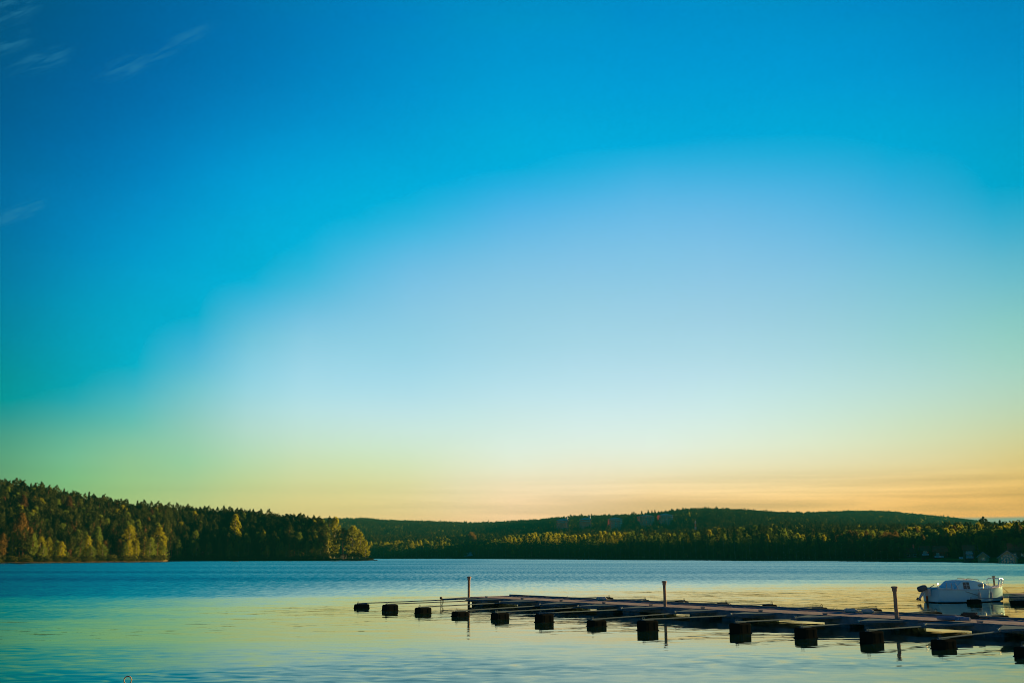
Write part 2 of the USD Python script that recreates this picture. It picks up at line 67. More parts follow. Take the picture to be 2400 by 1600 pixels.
 [(0.018,0.157,0.537), (0.011,0.135,0.474), (0.007,0.106,0.323), (0.004,0.096,0.259), (0.003,0.091,0.224), (0.003,0.090,0.208), (0.002,0.092,0.200), (0.001,0.094,0.201), (0.000,0.096,0.202), (0.000,0.096,0.205), (0.000,0.098,0.207), (0.000,0.102,0.210), (0.000,0.104,0.221), (0.000,0.105,0.224), (0.000,0.106,0.236), (0.000,0.107,0.239), (0.000,0.110,0.247), (0.000,0.113,0.244), (0.000,0.117,0.252), (0.000,0.119,0.259), (0.000,0.118,0.258), (0.000,0.122,0.266), (0.000,0.126,0.264), (0.000,0.125,0.273), (0.000,0.127,0.270), (0.000,0.132,0.279), (0.000,0.129,0.276), (0.000,0.134,0.286), (0.000,0.132,0.283), (0.000,0.136,0.293), (0.000,0.134,0.290), (0.000,0.139,0.287), (0.000,0.136,0.298), (0.000,0.141,0.295), (0.000,0.139,0.306)],
]


def azel(px, py):
    """direction of a picture position: azimuth from straight ahead and elevation"""
    x, z = (px - 1200) / FOCAL_PX, (800 - py) / FOCAL_PX
    c, s = math.cos(PITCH), math.sin(PITCH)
    y, zz = c - z * s, s + z * c
    return math.atan2(x, y), math.atan2(zz, math.hypot(x, y))


WISPS = [(95, 145, 2.6, 0.75, 0.5), (325, 145, 3.6, 0.8, 0.5), (45, 497, 2.2, 0.6, 0.8), (20, 15, 2.6, 1.3, 0.5), (25, 95, 1.7, 0.9, 0.45), (440, 85, 2.4, 0.6, 0.3)]   # picture position, length, breadth (degrees), amount


def sky_material():
    nodes = {'tc': ('texture_coordinate', {}),
             'sky': ('sky_texture', dict(sky_type='single_scattering', sun_disc=False, sun_elevation=SUN_EL, sun_rotation=SUN_AZ)),
             'dir': ('separate_xyz', {}),
             'az_r': ('math', dict(math_type='arctan2')), 'az': ('math', dict(math_type='degrees')),
             'el_r': ('math', dict(math_type='arcsine')), 'el': ('math', dict(math_type='degrees')),
             'el_f': ('math', dict(math_type='divide', value2=float(len(SKY_TINT[0]) - 1)))}
    links = [('tc.generated', 'dir.vector'), ('dir.x', 'az_r.value1'), ('dir.y', 'az_r.value2'), ('az_r.value', 'az.value1'),
             ('dir.z', 'el_r.value1'), ('el_r.value', 'el.value1'), ('el.value', 'el_f.value1')]
    cols = list(zip(SKY_AZ, SKY_TINT)) + [(180, SKY_TINT[0])]
    last = None
    for i, (a, c) in enumerate(cols):
        nodes[f'ramp{i}'] = ('rgb_ramp', dict(ramp=[(k / (len(c) - 1), c[k]) for k in range(len(c))]))
        links.append(('el_f.value', f'ramp{i}.fac'))
        if i == 0:
            last = 'ramp0.color'
            continue
        nodes[f'w{i}'] = ('map_range', dict(range_type='linear', from_min=float(cols[i - 1][0]), from_max=float(a), to_min=0.0, to_max=1.0, clamp=True))
        nodes[f'm{i}'] = ('mix_color', dict(blend_type='mix'))
        links += [('az.value', f'w{i}.value'), (f'w{i}.result', f'm{i}.fac'), (last, f'm{i}.a'), (f'ramp{i}.color', f'm{i}.b')]
        last = f'm{i}.result'
    # no channel may fall below zero
    nodes['sep'] = ('separate_color', {})
    nodes['cmb'] = ('combine_color', {})
    links.append((last, 'sep.color'))
    for ch in 'rgb':
        nodes['max' + ch] = ('math', dict(math_type='maximum', value2=0.0))
        links += [(f'sep.{ch}', f'max{ch}.value1'), (f'max{ch}.value', f'cmb.{ch}')]
    nodes['toned'] = ('mix_color', dict(blend_type='multiply', fac=1.0))
    links += [('sky.color', 'toned.a'), ('cmb.color', 'toned.b')]
    # thin cirrus high on the left, long cloud streaks low over the hills
    nodes['ang'] = ('combine_xyz', {})
    links += [('az.value', 'ang.x'), ('el.value', 'ang.y')]
    nodes['map_hi'] = ('mapping', dict(mapping_type='point', rotation=(0, 0, math.radians(-29)), scale=(1.0, 1.0, 1.0)))
    nodes['map_st'] = ('mapping', dict(scale=(0.45, 2.6, 1.0), location=(3.3, 1.7, 0)))
    nodes['n_hi'] = ('noise_texture', dict(scale=1.0, detail=7.0, roughness=0.65, distortion=0.5))
    nodes['t_hi'] = ('map_range', dict(range_type='smoothstep', from_min=0.40, from_max=0.72, clamp=True))
    links += [('ang.vector', 'map_hi.vector'), ('map_hi.vector', 'map_st.vector'), ('map_st.vector', 'n_hi.vector'), ('n_hi.fac', 't_hi.value')]
    wisps = None
    for k, (px, py, lu, lv, amount) in enumerate(WISPS):
        a, e = (math.degrees(q) for q in azel(px, py))
        nodes[f'wm{k}'] = ('mapping', dict(location=(-a, -e, 0)))
        nodes[f'wr{k}'] = ('mapping', dict(rotation=(0, 0, math.radians(-29))))
        nodes[f'ws{k}'] = ('mapping', dict(scale=(1 / lu, 1 / lv, 0.0)))
        nodes[f'wl{k}'] = ('vector_math', dict(math_type='length'))
        nodes[f'wf{k}'] = ('map_range', dict(range_type='smootherstep', from_min=1.0, from_max=0.0, to_min=0.0, to_max=amount, clamp=True))
        links += [('ang.vector', f'wm{k}.vector'), (f'wm{k}.vector', f'wr{k}.vector'), (f'wr{k}.vector', f'ws{k}.vector'), (f'ws{k}.vector', f'wl{k}.vector1'), (f'wl{k}.value', f'wf{k}.value')]
        if wisps is None:
            wisps = f'wf{k}.result'
        else:
            nodes[f'wx{k}'] = ('math', dict(math_type='maximum'))
            links += [(wisps, f'wx{k}.value1'), (f'wf{k}.result', f'wx{k}.value2')]
            wisps = f'wx{k}.value'
    nodes['h4'] = ('math', dict(math_type='multiply'))
    nodes['cirrus'] = ('mix_color', dict(blend_type='mix', b=(0.06, 0.46, 0.74)))
    links += [('t_hi.result', 'h4.value1'), (wisps, 'h4.value2'), ('h4.value', 'cirrus.fac'), ('toned.result', 'cirrus.a')]
    nodes['map_lo'] = ('mapping', dict(rotation=(0, 0, math.radians(1.5)), scale=(0.05, 1.35, 1.0), location=(1.3, 4.1, 0)))
    nodes['n_lo'] = ('noise_texture', dict(scale=1.0, detail=5.0, roughness=0.55, distortion=0.5))
    nodes['t_lo'] = ('map_range', dict(range_type='linear', from_min=0.35, from_max=0.65, to_min=-1.0, to_max=1.0, clamp=True))
    nodes['band'] = ('rgb_ramp', dict(ramp=[(0.0, (1, 1, 1)), (0.085, (1, 1, 1)), (0.11, (0.7, 0.7, 0.7)), (0.14, (0, 0, 0)), (1.0, (0, 0, 0))]))
    nodes['side'] = ('map_range', dict(range_type='smoothstep', from_min=-14.0, from_max=16.0, to_min=0.04, to_max=0.22, clamp=True))
    nodes['l1'] = ('math', dict(math_type='multiply')); nodes['l2'] = ('math', dict(math_type='multiply')); nodes['l3'] = ('math', dict(math_type='add', value2=1.0))
    nodes['streaks'] = ('mix_color', dict(blend_type='multiply', fac=1.0))
    links += [('ang.vector', 'map_lo.vector'), ('map_lo.vector', 'n_lo.vector'), ('n_lo.fac', 't_lo.value'), ('el_f.value', 'band.fac'), ('az.value', 'side.value'),
              ('t_lo.result', 'l1.value1'), ('band.color', 'l1.value2'), ('l1.value', 'l2.value1'), ('side.result', 'l2.value2'), ('l2.value', 'l3.value1'),
              ('cirrus.result', 'streaks.a'), ('l3.value', 'streaks.b')]
    # the blue grey cloud bank that lies on the far right horizon
    nodes['bank_el'] = ('map_range', dict(range_type='smoothstep', from_min=2.0, from_max=1.8, to_min=0.0, to_max=1.0, clamp=True))
    nodes['bank_az'] = ('map_range', dict(range_type='smoothstep', from_min=22.0, from_max=24.5, to_min=0.0, to_max=0.8, clamp=True))
    nodes['bank'] = ('math', dict(math_type='multiply'))
    nodes['final'] = ('mix_color', dict(blend_type='mix', b=(0.18, 0.39, 0.36)))
    links += [('el.value', 'bank_el.value'), ('az.value', 'bank_az.value'), ('bank_el.result', 'bank.value1'), ('bank_az.result', 'bank.value2'),
              ('bank.value', 'final.fac'), ('streaks.result', 'final.a')]
    nodes['bg'] = ('background_shader', dict(strength=SKY_STRENGTH))
    links.append(('final.result', 'bg.color'))
    return usdkit.material(stage, '/World/Looks/evening_sky', nodes, links, surface='bg.background')


sky = UsdLux.DomeLight.Define(stage, '/World/sky')
UsdShade.MaterialBindingAPI.Apply(sky.GetPrim()).Bind(sky_material())
sky.GetPrim().SetCustomDataByKey('kind', 'structure')

# ------------------------------------------------------------------ helpers
used = {}


def numbered(path):
    n = used.get(path, 0)
    used[path] = n + 1
    return path if n == 0 else f'{path}_{n:03d}'


def tag(p, label=None, cat=None, group=None, kind=None):
    p = p.GetPrim() if hasattr(p, 'GetPrim') else p
    for k, v in (('label', label), ('category', cat), ('group', group), ('kind', kind)):
        if v:
            p.SetCustomDataByKey(k, v)
    return p


def place(x, loc=(0, 0, 0), rz=0.0, scale=None):
    x.AddTranslateOp().Set(Gf.Vec3d(*map(float, loc)))
    x.AddRotateZOp().Set(math.degrees(rz))
    if scale is not None:
        x.AddScaleOp().Set(Gf.Vec3f(*map(float, scale)))


def thing(name, label, cat, loc=(0, 0, 0), rz=0.0, group=None, kind=None, scale=None, ref=None):
    x = UsdGeom.Xform.Define(stage, numbered('/World/' + name))
    place(x, loc, rz, scale)
    if ref is not None:
        x.GetPrim().GetReferences().AddInternalReference(ref)
        x.GetPrim().SetInstanceable(True)
    tag(x, label, cat, group, kind)
    return x.GetPrim()


def class_prim(name):
    p = stage.CreateClassPrim('/World/' + name)
    p.SetTypeName('Xform')
    return p


class MB:
    """collects shapes, then becomes one mesh of the scene"""

    def __init__(self):
        self.v, self.f, self.n = [], [], 0

    def add(self, v, f):
        v, f = np.asarray(v, float), np.asarray(f, int)
        if f.shape[1] == 4:
            f = np.vstack([f[:, [0, 1, 2]], f[:, [0, 2, 3]]])
        self.v.append(v)
        self.f.append(f + self.n)
        self.n += len(v)
        return self

    def box(self, lo, hi, rz=0.0, at=(0, 0, 0)):
        lo, hi = np.minimum(lo, hi), np.maximum(lo, hi)
        v = np.array([[(lo, hi)[i][0], (lo, hi)[j][1], (lo, hi)[k][2]] for i in (0, 1) for j in (0, 1) for k in (0, 1)], float)
        f = [(0, 1, 3, 2), (4, 6, 7, 5), (0, 4, 5, 1), (2, 3, 7, 6), (0, 2, 6, 4), (1, 5, 7, 3)]
        c, s = math.cos(rz), math.sin(rz)
        v = v @ np.array([[c, s, 0], [-s, c, 0], [0, 0, 1]]) + np.asarray(at, float)
        return self.add(v, f)

    def tube(self, pts, r, n=10, cap=True):
        pts = np.asarray(pts, float)
        r = np.broadcast_to(np.asarray(r, float), len(pts))
        t = np.gradient(pts, axis=0)
        t /= np.linalg.norm(t, axis=1, keepdims=True) + 1e-12
        a = np.array([0, 0, 1.0]) if abs(t[0][2]) < 0.9 else np.array([1.0, 0, 0])
        rings = []
        for p, d, rr in zip(pts, t, r):
            x = np.cross(d, a); x /= np.linalg.norm(x) + 1e-12
            y = np.cross(d, x)
            a = np.cross(x, d) if abs(np.cross(x, d) @ a) > 0.1 else a
            th = np.arange(n) / n * 2 * np.pi
            rings.append(p + rr * (np.cos(th)[:, None] * x + np.sin(th)[:, None] * y))
        v = np.vstack(rings)
        f = []
        for i in range(len(pts) - 1):
            for k in range(n):
                k2 = (k + 1) % n
                f.append((i * n + k, i * n + k2, (i + 1) * n + k2, (i + 1) * n + k))
        f = [q for a4 in f for q in ((a4[0], a4[1], a4[2]), (a4[0], a4[2], a4[3]))]
        if cap:
            b = len(v)
            v = np.vstack([v, pts[:1], pts[-1:]])
            m = (len(pts) - 1) * n
            for k in range(n):
                k2 = (k + 1) % n
                f += [(b, k2, k), (b + 1, m + k, m + k2)]
        return self.add(v, f)

    def lathe(self, prof, n=16, at=(0, 0, 0)):
        """prof: (radius, z) from the bottom up"""
        v, f = [], []
        for r, z in prof:
            th = np.arange(n) / n * 2 * np.pi
            v.append(np.c_[r * np.cos(th), r * np.sin(th), np.full(n, z)])
        for i in range(len(prof) - 1):
            for k in range(n):
                k2 = (k + 1) % n
                f.append((i * n + k, i * n + k2, (i + 1) * n + k2, (i + 1) * n + k))
        return self.add(np.vstack(v) + np.asarray(at, float), f)

    def prism(self, poly, z0, z1):
        """a convex polygon (counter-clockwise) pulled up from z0 to z1"""
        poly = np.asarray(poly, float)
        n = len(poly)
        v = np.vstack([np.c_[poly, np.full(n, z0)], np.c_[poly, np.full(n, z1)]])
        f = [(k, (k + 1) % n, n + (k + 1) % n) for k in range(n)] + [(k, n + (k + 1) % n, n + k) for k in range(n)]
        f += [(0, k + 1, k) for k in range(1, n - 1)] + [(n, n + k, n + k + 1) for k in range(1, n - 1)]
        return self.add(v, f)

    def mesh(self):
        return np.vstack(self.v), np.vstack(self.f)

    def move(self, m):
        self.v = [np.c_[v, np.ones(len(v))] @ np.asarray(m, float).T[:, :3] for v in self.v]
        return self

    def build(self, name, mat, parent=None, smooth=False, label=None, kind=None):
        base = (parent.GetPath().pathString if parent is not None else '/World') + '/' + name
        m = usdkit.mesh(stage, numbered(base), self.mesh(), mat, smooth=smooth)
        tag(m, label, None, None, kind)
        return m.GetPrim()


def rounded_box(lo, hi, r, seg=2):
    """a box with round vertical and top edges (hull of spheres)"""
    from manifold3d import Manifold
    lo, hi = np.asarray(lo, float), np.asarray(hi, float)
    s = Manifold.sphere(r, 4 * (seg + 1))
    parts = [s.translate((x, y, z)) for x in (lo[0] + r, hi[0] - r) for y in (lo[1] + r, hi[1] - r) for z in (lo[2] + r, hi[2] - r)]
    m = Manifold.batch_hull(parts).to_mesh()
    return np.array(m.vert_properties[:, :3]), np.array(m.tri_verts)


def bearing(px):
    return math.atan2((px - 1200) / FOCAL_PX, 1 / math.cos(PITCH))


def ground_point(px, d):
    a = bearing(px)
    return d * math.sin(a), d * math.cos(a)


def height_seen(px, py, d):
    return EYE + d * math.tan(azel(px, py)[1])

# ------------------------------------------------------------------ materials
def mat(name, color, rough=0.6, metal=0.0, vary=0.0, scale=4.0, bump=0.0, spec=None, color2=None, coords='object'):
    """spec None: matt; a number: that share of the light is mirrored (satin); metal: a metal"""
    nodes, links = {}, []
    if metal:
        nodes['p'] = ('principled_bsdf', dict(base_color=color, roughness=rough, metallic=metal))
        base, nrm, out = 'p.base_color', ['p.normal'], 'p.BSDF'
    else:
        nodes['p'] = ('diffuse_bsdf', dict(color=color, roughness=0.3))
        base, nrm, out = 'p.color', ['p.normal'], 'p.BSDF'
        if spec:
            nodes['q'] = ('glossy_bsdf', dict(color=(1, 1, 1), roughness=rough, distribution='ggx'))
            nodes['mx'] = ('mix_closure', dict(fac=spec))
            links += [('p.BSDF', 'mx.closure1'), ('q.BSDF', 'mx.closure2')]
            nrm, out = ['p.normal', 'q.normal'], 'mx.closure'
    if vary or bump or color2:
        nodes['tc'] = ('texture_coordinate', {})
        nodes['n'] = ('noise_texture', dict(scale=scale, detail=5.0, roughness=0.6))
        links.append((f'tc.{coords}', 'n.vector'))
        lo = color2 or tuple(c * (1 - vary) for c in color)
        hi = tuple(min(1, c * (1 + vary)) for c in color)
        nodes['r'] = ('rgb_ramp', dict(ramp=[(0.3, lo), (0.7, hi)]))
        links += [('n.fac', 'r.fac'), ('r.color', base)]
        if bump:
            nodes['b'] = ('bump', dict(strength=bump, distance=0.02))
            links.append(('n.fac', 'b.height'))
            links += [('b.normal', t) for t in nrm]
    return usdkit.material(stage, '/World/Looks/' + name, nodes, links, surface=out)


def leaf_mat(name, dark, light, trans=0.35):
    """foliage: tone varies by leaf clump and by tree, part of the light comes through"""
    nodes = {'g': ('geometry', {}), 'o': ('object_info', {}), 'tc': ('texture_coordinate', {}),
             'n': ('noise_texture', dict(scale=0.35, detail=2.0)),
             'a': ('math', dict(math_type='multiply', value2=0.45)), 'b': ('math', dict(math_type='multiply_add', value2=0.30)),
             'c': ('math', dict(math_type='multiply_add', value2=0.45)),
             'r': ('rgb_ramp', dict(ramp=[(0.1, dark), (0.95, light)])),
             'd': ('diffuse_bsdf', {}), 't': ('translucent_bsdf', {}), 'm': ('mix_closure', dict(fac=trans))}
    links = [('g.random_per_island', 'a.value1'), ('o.random', 'b.value1'), ('a.value', 'b.value3'), ('tc.object', 'n.vector'),
             ('n.fac', 'c.value1'), ('b.value', 'c.value3'), ('c.value', 'r.fac'),
             ('r.color', 'd.color'), ('r.color', 't.color'), ('d.BSDF', 'm.closure1'), ('t.BSDF', 'm.closure2')]
    return usdkit.material(stage, '/World/Looks/' + name, nodes, links, surface='m.closure')


def water_mat():
    """lake: a dark body under a mirror whose slopes come from ripples; a wind-ruffled belt further out, slicks in it, calm water by the jetty"""
    N, L = {}, []
    N['g'] = ('geometry', {})
    N['xyz'] = ('separate_xyz', {})
    L.append(('g.position', 'xyz.vector'))

    def noise_at(name, sx, sy, detail, rough=0.5, dist=0.0, loc=(0, 0, 0), rz=0.0):
        N[name + '_m'] = ('mapping', dict(scale=(sx, sy, 1.0), location=loc, rotation=(0, 0, rz)))
        N[name] = ('noise_texture', dict(dimensions='2D', scale=1.0, detail=detail, roughness=rough, distortion=dist))
        L.extend([('g.position', name + '_m.vector'), (name + '_m.vector', name + '.vector')])
        return name

    def m(name, op, a, b=None, c=None, clamp=False):
        d = dict(math_type=op, use_clamp=clamp)
        for k, x in (('value1', a), ('value2', b), ('value3', c)):
            if isinstance(x, str):
                L.append((x, f'{name}.{k}'))
            elif x is not None:
                d[k] = float(x)
        N[name] = ('math', d)
        return name + '.value'

    def rng(name, src, a, b, c, d, kind='smoothstep'):
        N[name] = ('map_range', dict(range_type=kind, from_min=a, from_max=b, to_min=c, to_max=d, clamp=True))
        L.append((src, name + '.value'))
        return name + '.result'

    # where the wind has ruffled the lake: beyond a ragged line that lies further out on the right
    noise_at('edge', 0.02, 0.10, 3.0, 0.6)
    e1 = m('e1', 'multiply_add', 'edge.fac', 46.0, -23.0)
    xneg = m('xneg', 'minimum', 'xyz.x', 0.0)
    e2a = m('e2a', 'multiply_add', 'xyz.x', -0.35, 'xyz.y')
    e2 = m('e2', 'multiply_add', xneg, -0.65, e2a)
    e3 = m('e3', 'add', e1, e2)
    ruffled = rng('ruffled', e3, 60.0, 150.0, 0.0, 1.0)
    noise_at('slick', 0.0035, 0.022, 2.0, 0.5, 0.6, (3.1, 0.4, 0))
    slick = rng('slickr', 'slick.fac', 0.36, 0.60, 0.72, 1.0)
    noise_at('gust', 2.2, 0.22, 2.0, 0.6, 0.0, (6, 1, 0))
    gust = rng('gustr', 'gust.fac', 0.3, 0.7, 0.72, 1.28, 'linear')
    fa0 = m('fa0', 'multiply', ruffled, slick)
    far_amp = m('fa', 'multiply', fa0, gust)
    # breath of air close to the camera
    noise_at('breath', 0.05, 0.16, 2.0, 0.5, 0.3, (9, 2, 0))
    b0 = rng('b0', 'xyz.y', 39.0, 28.0, 0.0, 1.0)
    b1 = rng('b1', 'breath.fac', 0.35, 0.65, 0.35, 1.0)
    near_amp = m('na', 'multiply', b0, b1)
    # ripples: fine ones (wind) and long low ones (calm)
    noise_at('fine', 2.6, 4.2, 3.0, 0.6)
    noise_at('breeze', 1.1, 2.2, 2.0, 0.5, 0.4, (5, 5, 0), 0.12)
    noise_at('longr', 0.40, 1.9, 3.0, 0.55, 0.7, (1, 8, 0), -0.06)
    noise_at('swell', 0.07, 0.33, 1.0, 0.5, 0.4, (4, 1, 0), 0.08)
    N['fine_s'] = ('separate_color', {}); L.append(('fine.color', 'fine_s.color'))
    N['breeze_s'] = ('separate_color', {}); L.append(('breeze.color', 'breeze_s.color'))
    N['longr_s'] = ('separate_color', {}); L.append(('longr.color', 'longr_s.color'))
    # slope along y (towards the open lake) and x
    f_y = m('f_y', 'multiply_add', 'fine_s.r', FAR_VAR, FAR_BIAS)
    f_y2 = m('f_y2', 'multiply', f_y, far_amp)
    n_y = m('n_y', 'multiply_add', 'breeze_s.r', NEAR_VAR, NEAR_BIAS)
    n_y2 = m('n_y2', 'multiply', n_y, near_amp)
    l_y = m('l_y', 'multiply_add', 'longr_s.r', LONG_VAR, LONG_BIAS)
    s_y = m('s_y', 'multiply_add', 'swell.fac', 0.014, -0.007)
    graze = rng('graze', 'xyz.y', 30.0, 90.0, 0.0, GRAZE)
    noise_at('midr', 1.0, 4.6, 2.0, 0.5, 0.3, (2, 3, 0), 0.04)
    mid_w = rng('mid_w', 'xyz.y', 24.0, 44.0, 0.35, 1.0)
    m_y0 = m('m_y0', 'multiply_add', 'midr.fac', MID_VAR, -0.5 * MID_VAR)
    m_y = m('m_y', 'multiply', m_y0, mid_w)
    calm_w = rng('calm_w', 'xyz.y', 26.0, 46.0, 0.4, 1.0)
    l_y2 = m('l_y2', 'multiply', l_y, calm_w)
    l_m = m('l_m', 'add', l_y2, m_y)
    ls0 = m('ls0', 'add', l_m, s_y)
    lee = rng('lee', 'xyz.x', -8.0, -26.0, 0.0, 0.016)
    graze2 = m('graze2', 'add', graze, lee)
    ls = m('ls', 'add', ls0, graze2)
    a1 = m('a1', 'add', f_y2, n_y2)
    sy = m('sy', 'add', a1, ls)
    f_x = m('f_x', 'multiply_add', 'fine_s.g', 0.30, -0.15)
    f_x2 = m('f_x2', 'multiply', f_x, far_amp)
    n_x = m('n_x', 'multiply_add', 'breeze_s.g', 0.10, -0.05)
    n_x2 = m('n_x2', 'multiply', n_x, near_amp)
    l_x = m('l_x', 'multiply_add', 'longr_s.g', 0.02, -0.01)
    x1 = m('x1', 'add', f_x2, n_x2)
    sx = m('sx', 'add', x1, l_x)
    nsy = m('nsy', 'multiply', sy, -1.0)
    N['nv'] = ('combine_xyz', dict(z=1.0)); L += [(sx, 'nv.x'), (nsy, 'nv.y')]
    N['nn'] = ('vector_math', dict(math_type='normalize')); L.append(('nv.vector', 'nn.vector1'))
    N['body'] = ('diffuse_bsdf', dict(color=(0.001, 0.007, 0.008)))
    N['mirror'] = ('glossy_bsdf', dict(color=(0.90, 1.0, 0.90), roughness=0.01, distribution='ggx'))
    N['fr'] = ('fresnel', dict(IOR=WATER_IOR))
    N['mix'] = ('mix_closure', {})
    L += [('nn.vector', 'mirror.normal'), ('nn.vector', 'fr.normal'), ('fr.fac', 'mix.fac'), ('body.BSDF', 'mix.closure1'), ('mirror.BSDF', 'mix.closure2')]
    return usdkit.material(stage, '/World/Looks/lake_water', N, L, surface='mix.closure')


FAR_VAR, FAR_BIAS = 0.22, 0.03
NEAR_VAR, NEAR_BIAS = 0.15, -0.040
LONG_VAR, LONG_BIAS, GRAZE, MID_VAR = 0.058, -0.029, 0.007, 0.035
WATER_IOR = 1.36
M = dict(
    water=water_mat(),
    land=mat('forest_floor', (0.030, 0.036, 0.012), 0.95, vary=0.6, scale=0.05, coords='object', color2=(0.018, 0.015, 0.008)),
    meadow=mat('shore_grass', (0.045, 0.070, 0.014), 0.95, vary=0.4, scale=0.3),
    shore=mat('shore_stone', (0.030, 0.022, 0.015), 0.9, vary=0.5, scale=0.6, bump=0.4),
    gravel=mat('gravel', (0.20, 0.19, 0.18), 0.9, vary=0.2, scale=1.0),
    galv=mat('galvanized_steel', (0.065, 0.105, 0.135), 0.6, vary=0.12, scale=7.0),
    pole=mat('weathered_pole', (0.17, 0.13, 0.105), 0.6, vary=0.25, scale=9.0, bump=0.2),
    plank=mat('weathered_planks', (0.145, 0.15, 0.18), 0.95, vary=0.3, scale=3.0, bump=0.4),
    beam=mat('weathered_beam', (0.085, 0.125, 0.145), 0.8, vary=0.3, scale=2.5, bump=0.3),
    black=mat('black_plastic', (0.004, 0.005, 0.006), 0.45, vary=0.35, scale=5.0, bump=0.1),
    pontoon=mat('grey_pontoon', (0.075, 0.115, 0.135), 0.9, vary=0.35, scale=3.0, bump=0.2),
    rope=mat('dark_rope', (0.05, 0.04, 0.035), 0.9, vary=0.3, scale=30.0),
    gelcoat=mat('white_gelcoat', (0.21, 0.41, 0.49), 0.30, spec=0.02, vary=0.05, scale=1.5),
    deckpaint=mat('boat_deck', (0.55, 0.55, 0.53), 0.5, vary=0.08, scale=2.0),
    antifoul=mat('dark_antifouling', (0.012, 0.013, 0.016), 0.6),
    glass=mat('dark_glass', (0.010, 0.012, 0.016), 0.08, spec=0.12),
    varnish=mat('varnished_wood', (0.16, 0.055, 0.025), 0.4, vary=0.3, scale=6.0),
    brownglass=mat('brown_glass', (0.060, 0.030, 0.020), 0.2, spec=0.05),
    steel=mat('polished_steel', (0.55, 0.54, 0.52), 0.3, metal=0.9),
    engine=mat('engine_cowl', (0.045, 0.05, 0.06), 0.35, spec=0.03),
    enginegrey=mat('engine_leg', (0.30, 0.32, 0.33), 0.4),
    fender=mat('fender_vinyl', (0.30, 0.30, 0.28), 0.5, vary=0.15, scale=8.0),
    canvas=mat('blue_cover', (0.10, 0.14, 0.22), 0.8, vary=0.2, scale=4.0),
    brick=mat('red_brick', (0.44, 0.105, 0.075), 0.85, vary=0.25, scale=0.6),
    roofblue=mat('blue_grey_roof', (0.09, 0.17, 0.18), 0.7, vary=0.15, scale=0.4),
    rooftile=mat('brown_tiles', (0.10, 0.034, 0.022), 0.8, vary=0.25, scale=0.8),
    redwood=mat('red_boards', (0.13, 0.03, 0.022), 0.85, vary=0.25, scale=0.8),
    brownwall=mat('brown_boards', (0.10, 0.062, 0.045), 0.85, vary=0.25, scale=0.8),
    yellow=mat('ochre_boards', (0.36, 0.24, 0.11), 0.85, vary=0.15, scale=0.8),
    white=mat('white_paint', (0.27, 0.28, 0.29), 0.55, vary=0.06, scale=1.0),
    mastred=mat('mast_red', (0.22, 0.12, 0.08), 0.6),
    bark_pine=mat('pine_bark', (0.10, 0.046, 0.026), 0.95, vary=0.35, scale=1.5),
    bark_birch=mat('birch_bark', (0.16, 0.145, 0.125), 0.9, vary=0.45, scale=2.0),
    bark_dark=mat('dark_bark', (0.060, 0.045, 0.035), 0.95, vary=0.3, scale=1.5),
    lf_pine=leaf_mat('pine_needles', (0.009, 0.016, 0.006), (0.050, 0.062, 0.016), 0.15),
    lf_spruce=leaf_mat('spruce_needles', (0.008, 0.015, 0.007), (0.040, 0.052, 0.016), 0.12),
    lf_birch=leaf_mat('birch_leaves', (0.058, 0.072, 0.006), (0.175, 0.178, 0.008), 0.48),
    lf_green=leaf_mat('young_leaves', (0.034, 0.060, 0.012), (0.100, 0.135, 0.018), 0.40),
    lf_scrub=leaf_mat('scrub_leaves', (0.010, 0.016, 0.005), (0.050, 0.052, 0.011), 0.25),
    lf_bud=leaf_mat('budding_twigs', (0.032, 0.022, 0.008), (0.100, 0.068, 0.016), 0.30),
    lf_red=leaf_mat('bare_red_twigs', (0.024, 0.015, 0.008), (0.060, 0.033, 0.016), 0.20),
)

# ------------------------------------------------------------------ water and land
w = MB()
w.add([(-5000, -300, 0), (5000, -300, 0), (5000, 5200, 0), (-5000, 5200, 0)], [(0, 1, 2, 3)])
lake = w.build('lake', M['water'])
tag(lake, 'lake, ruffled blue far out and calm green gold by the jetty', 'lake', None, 'structure')

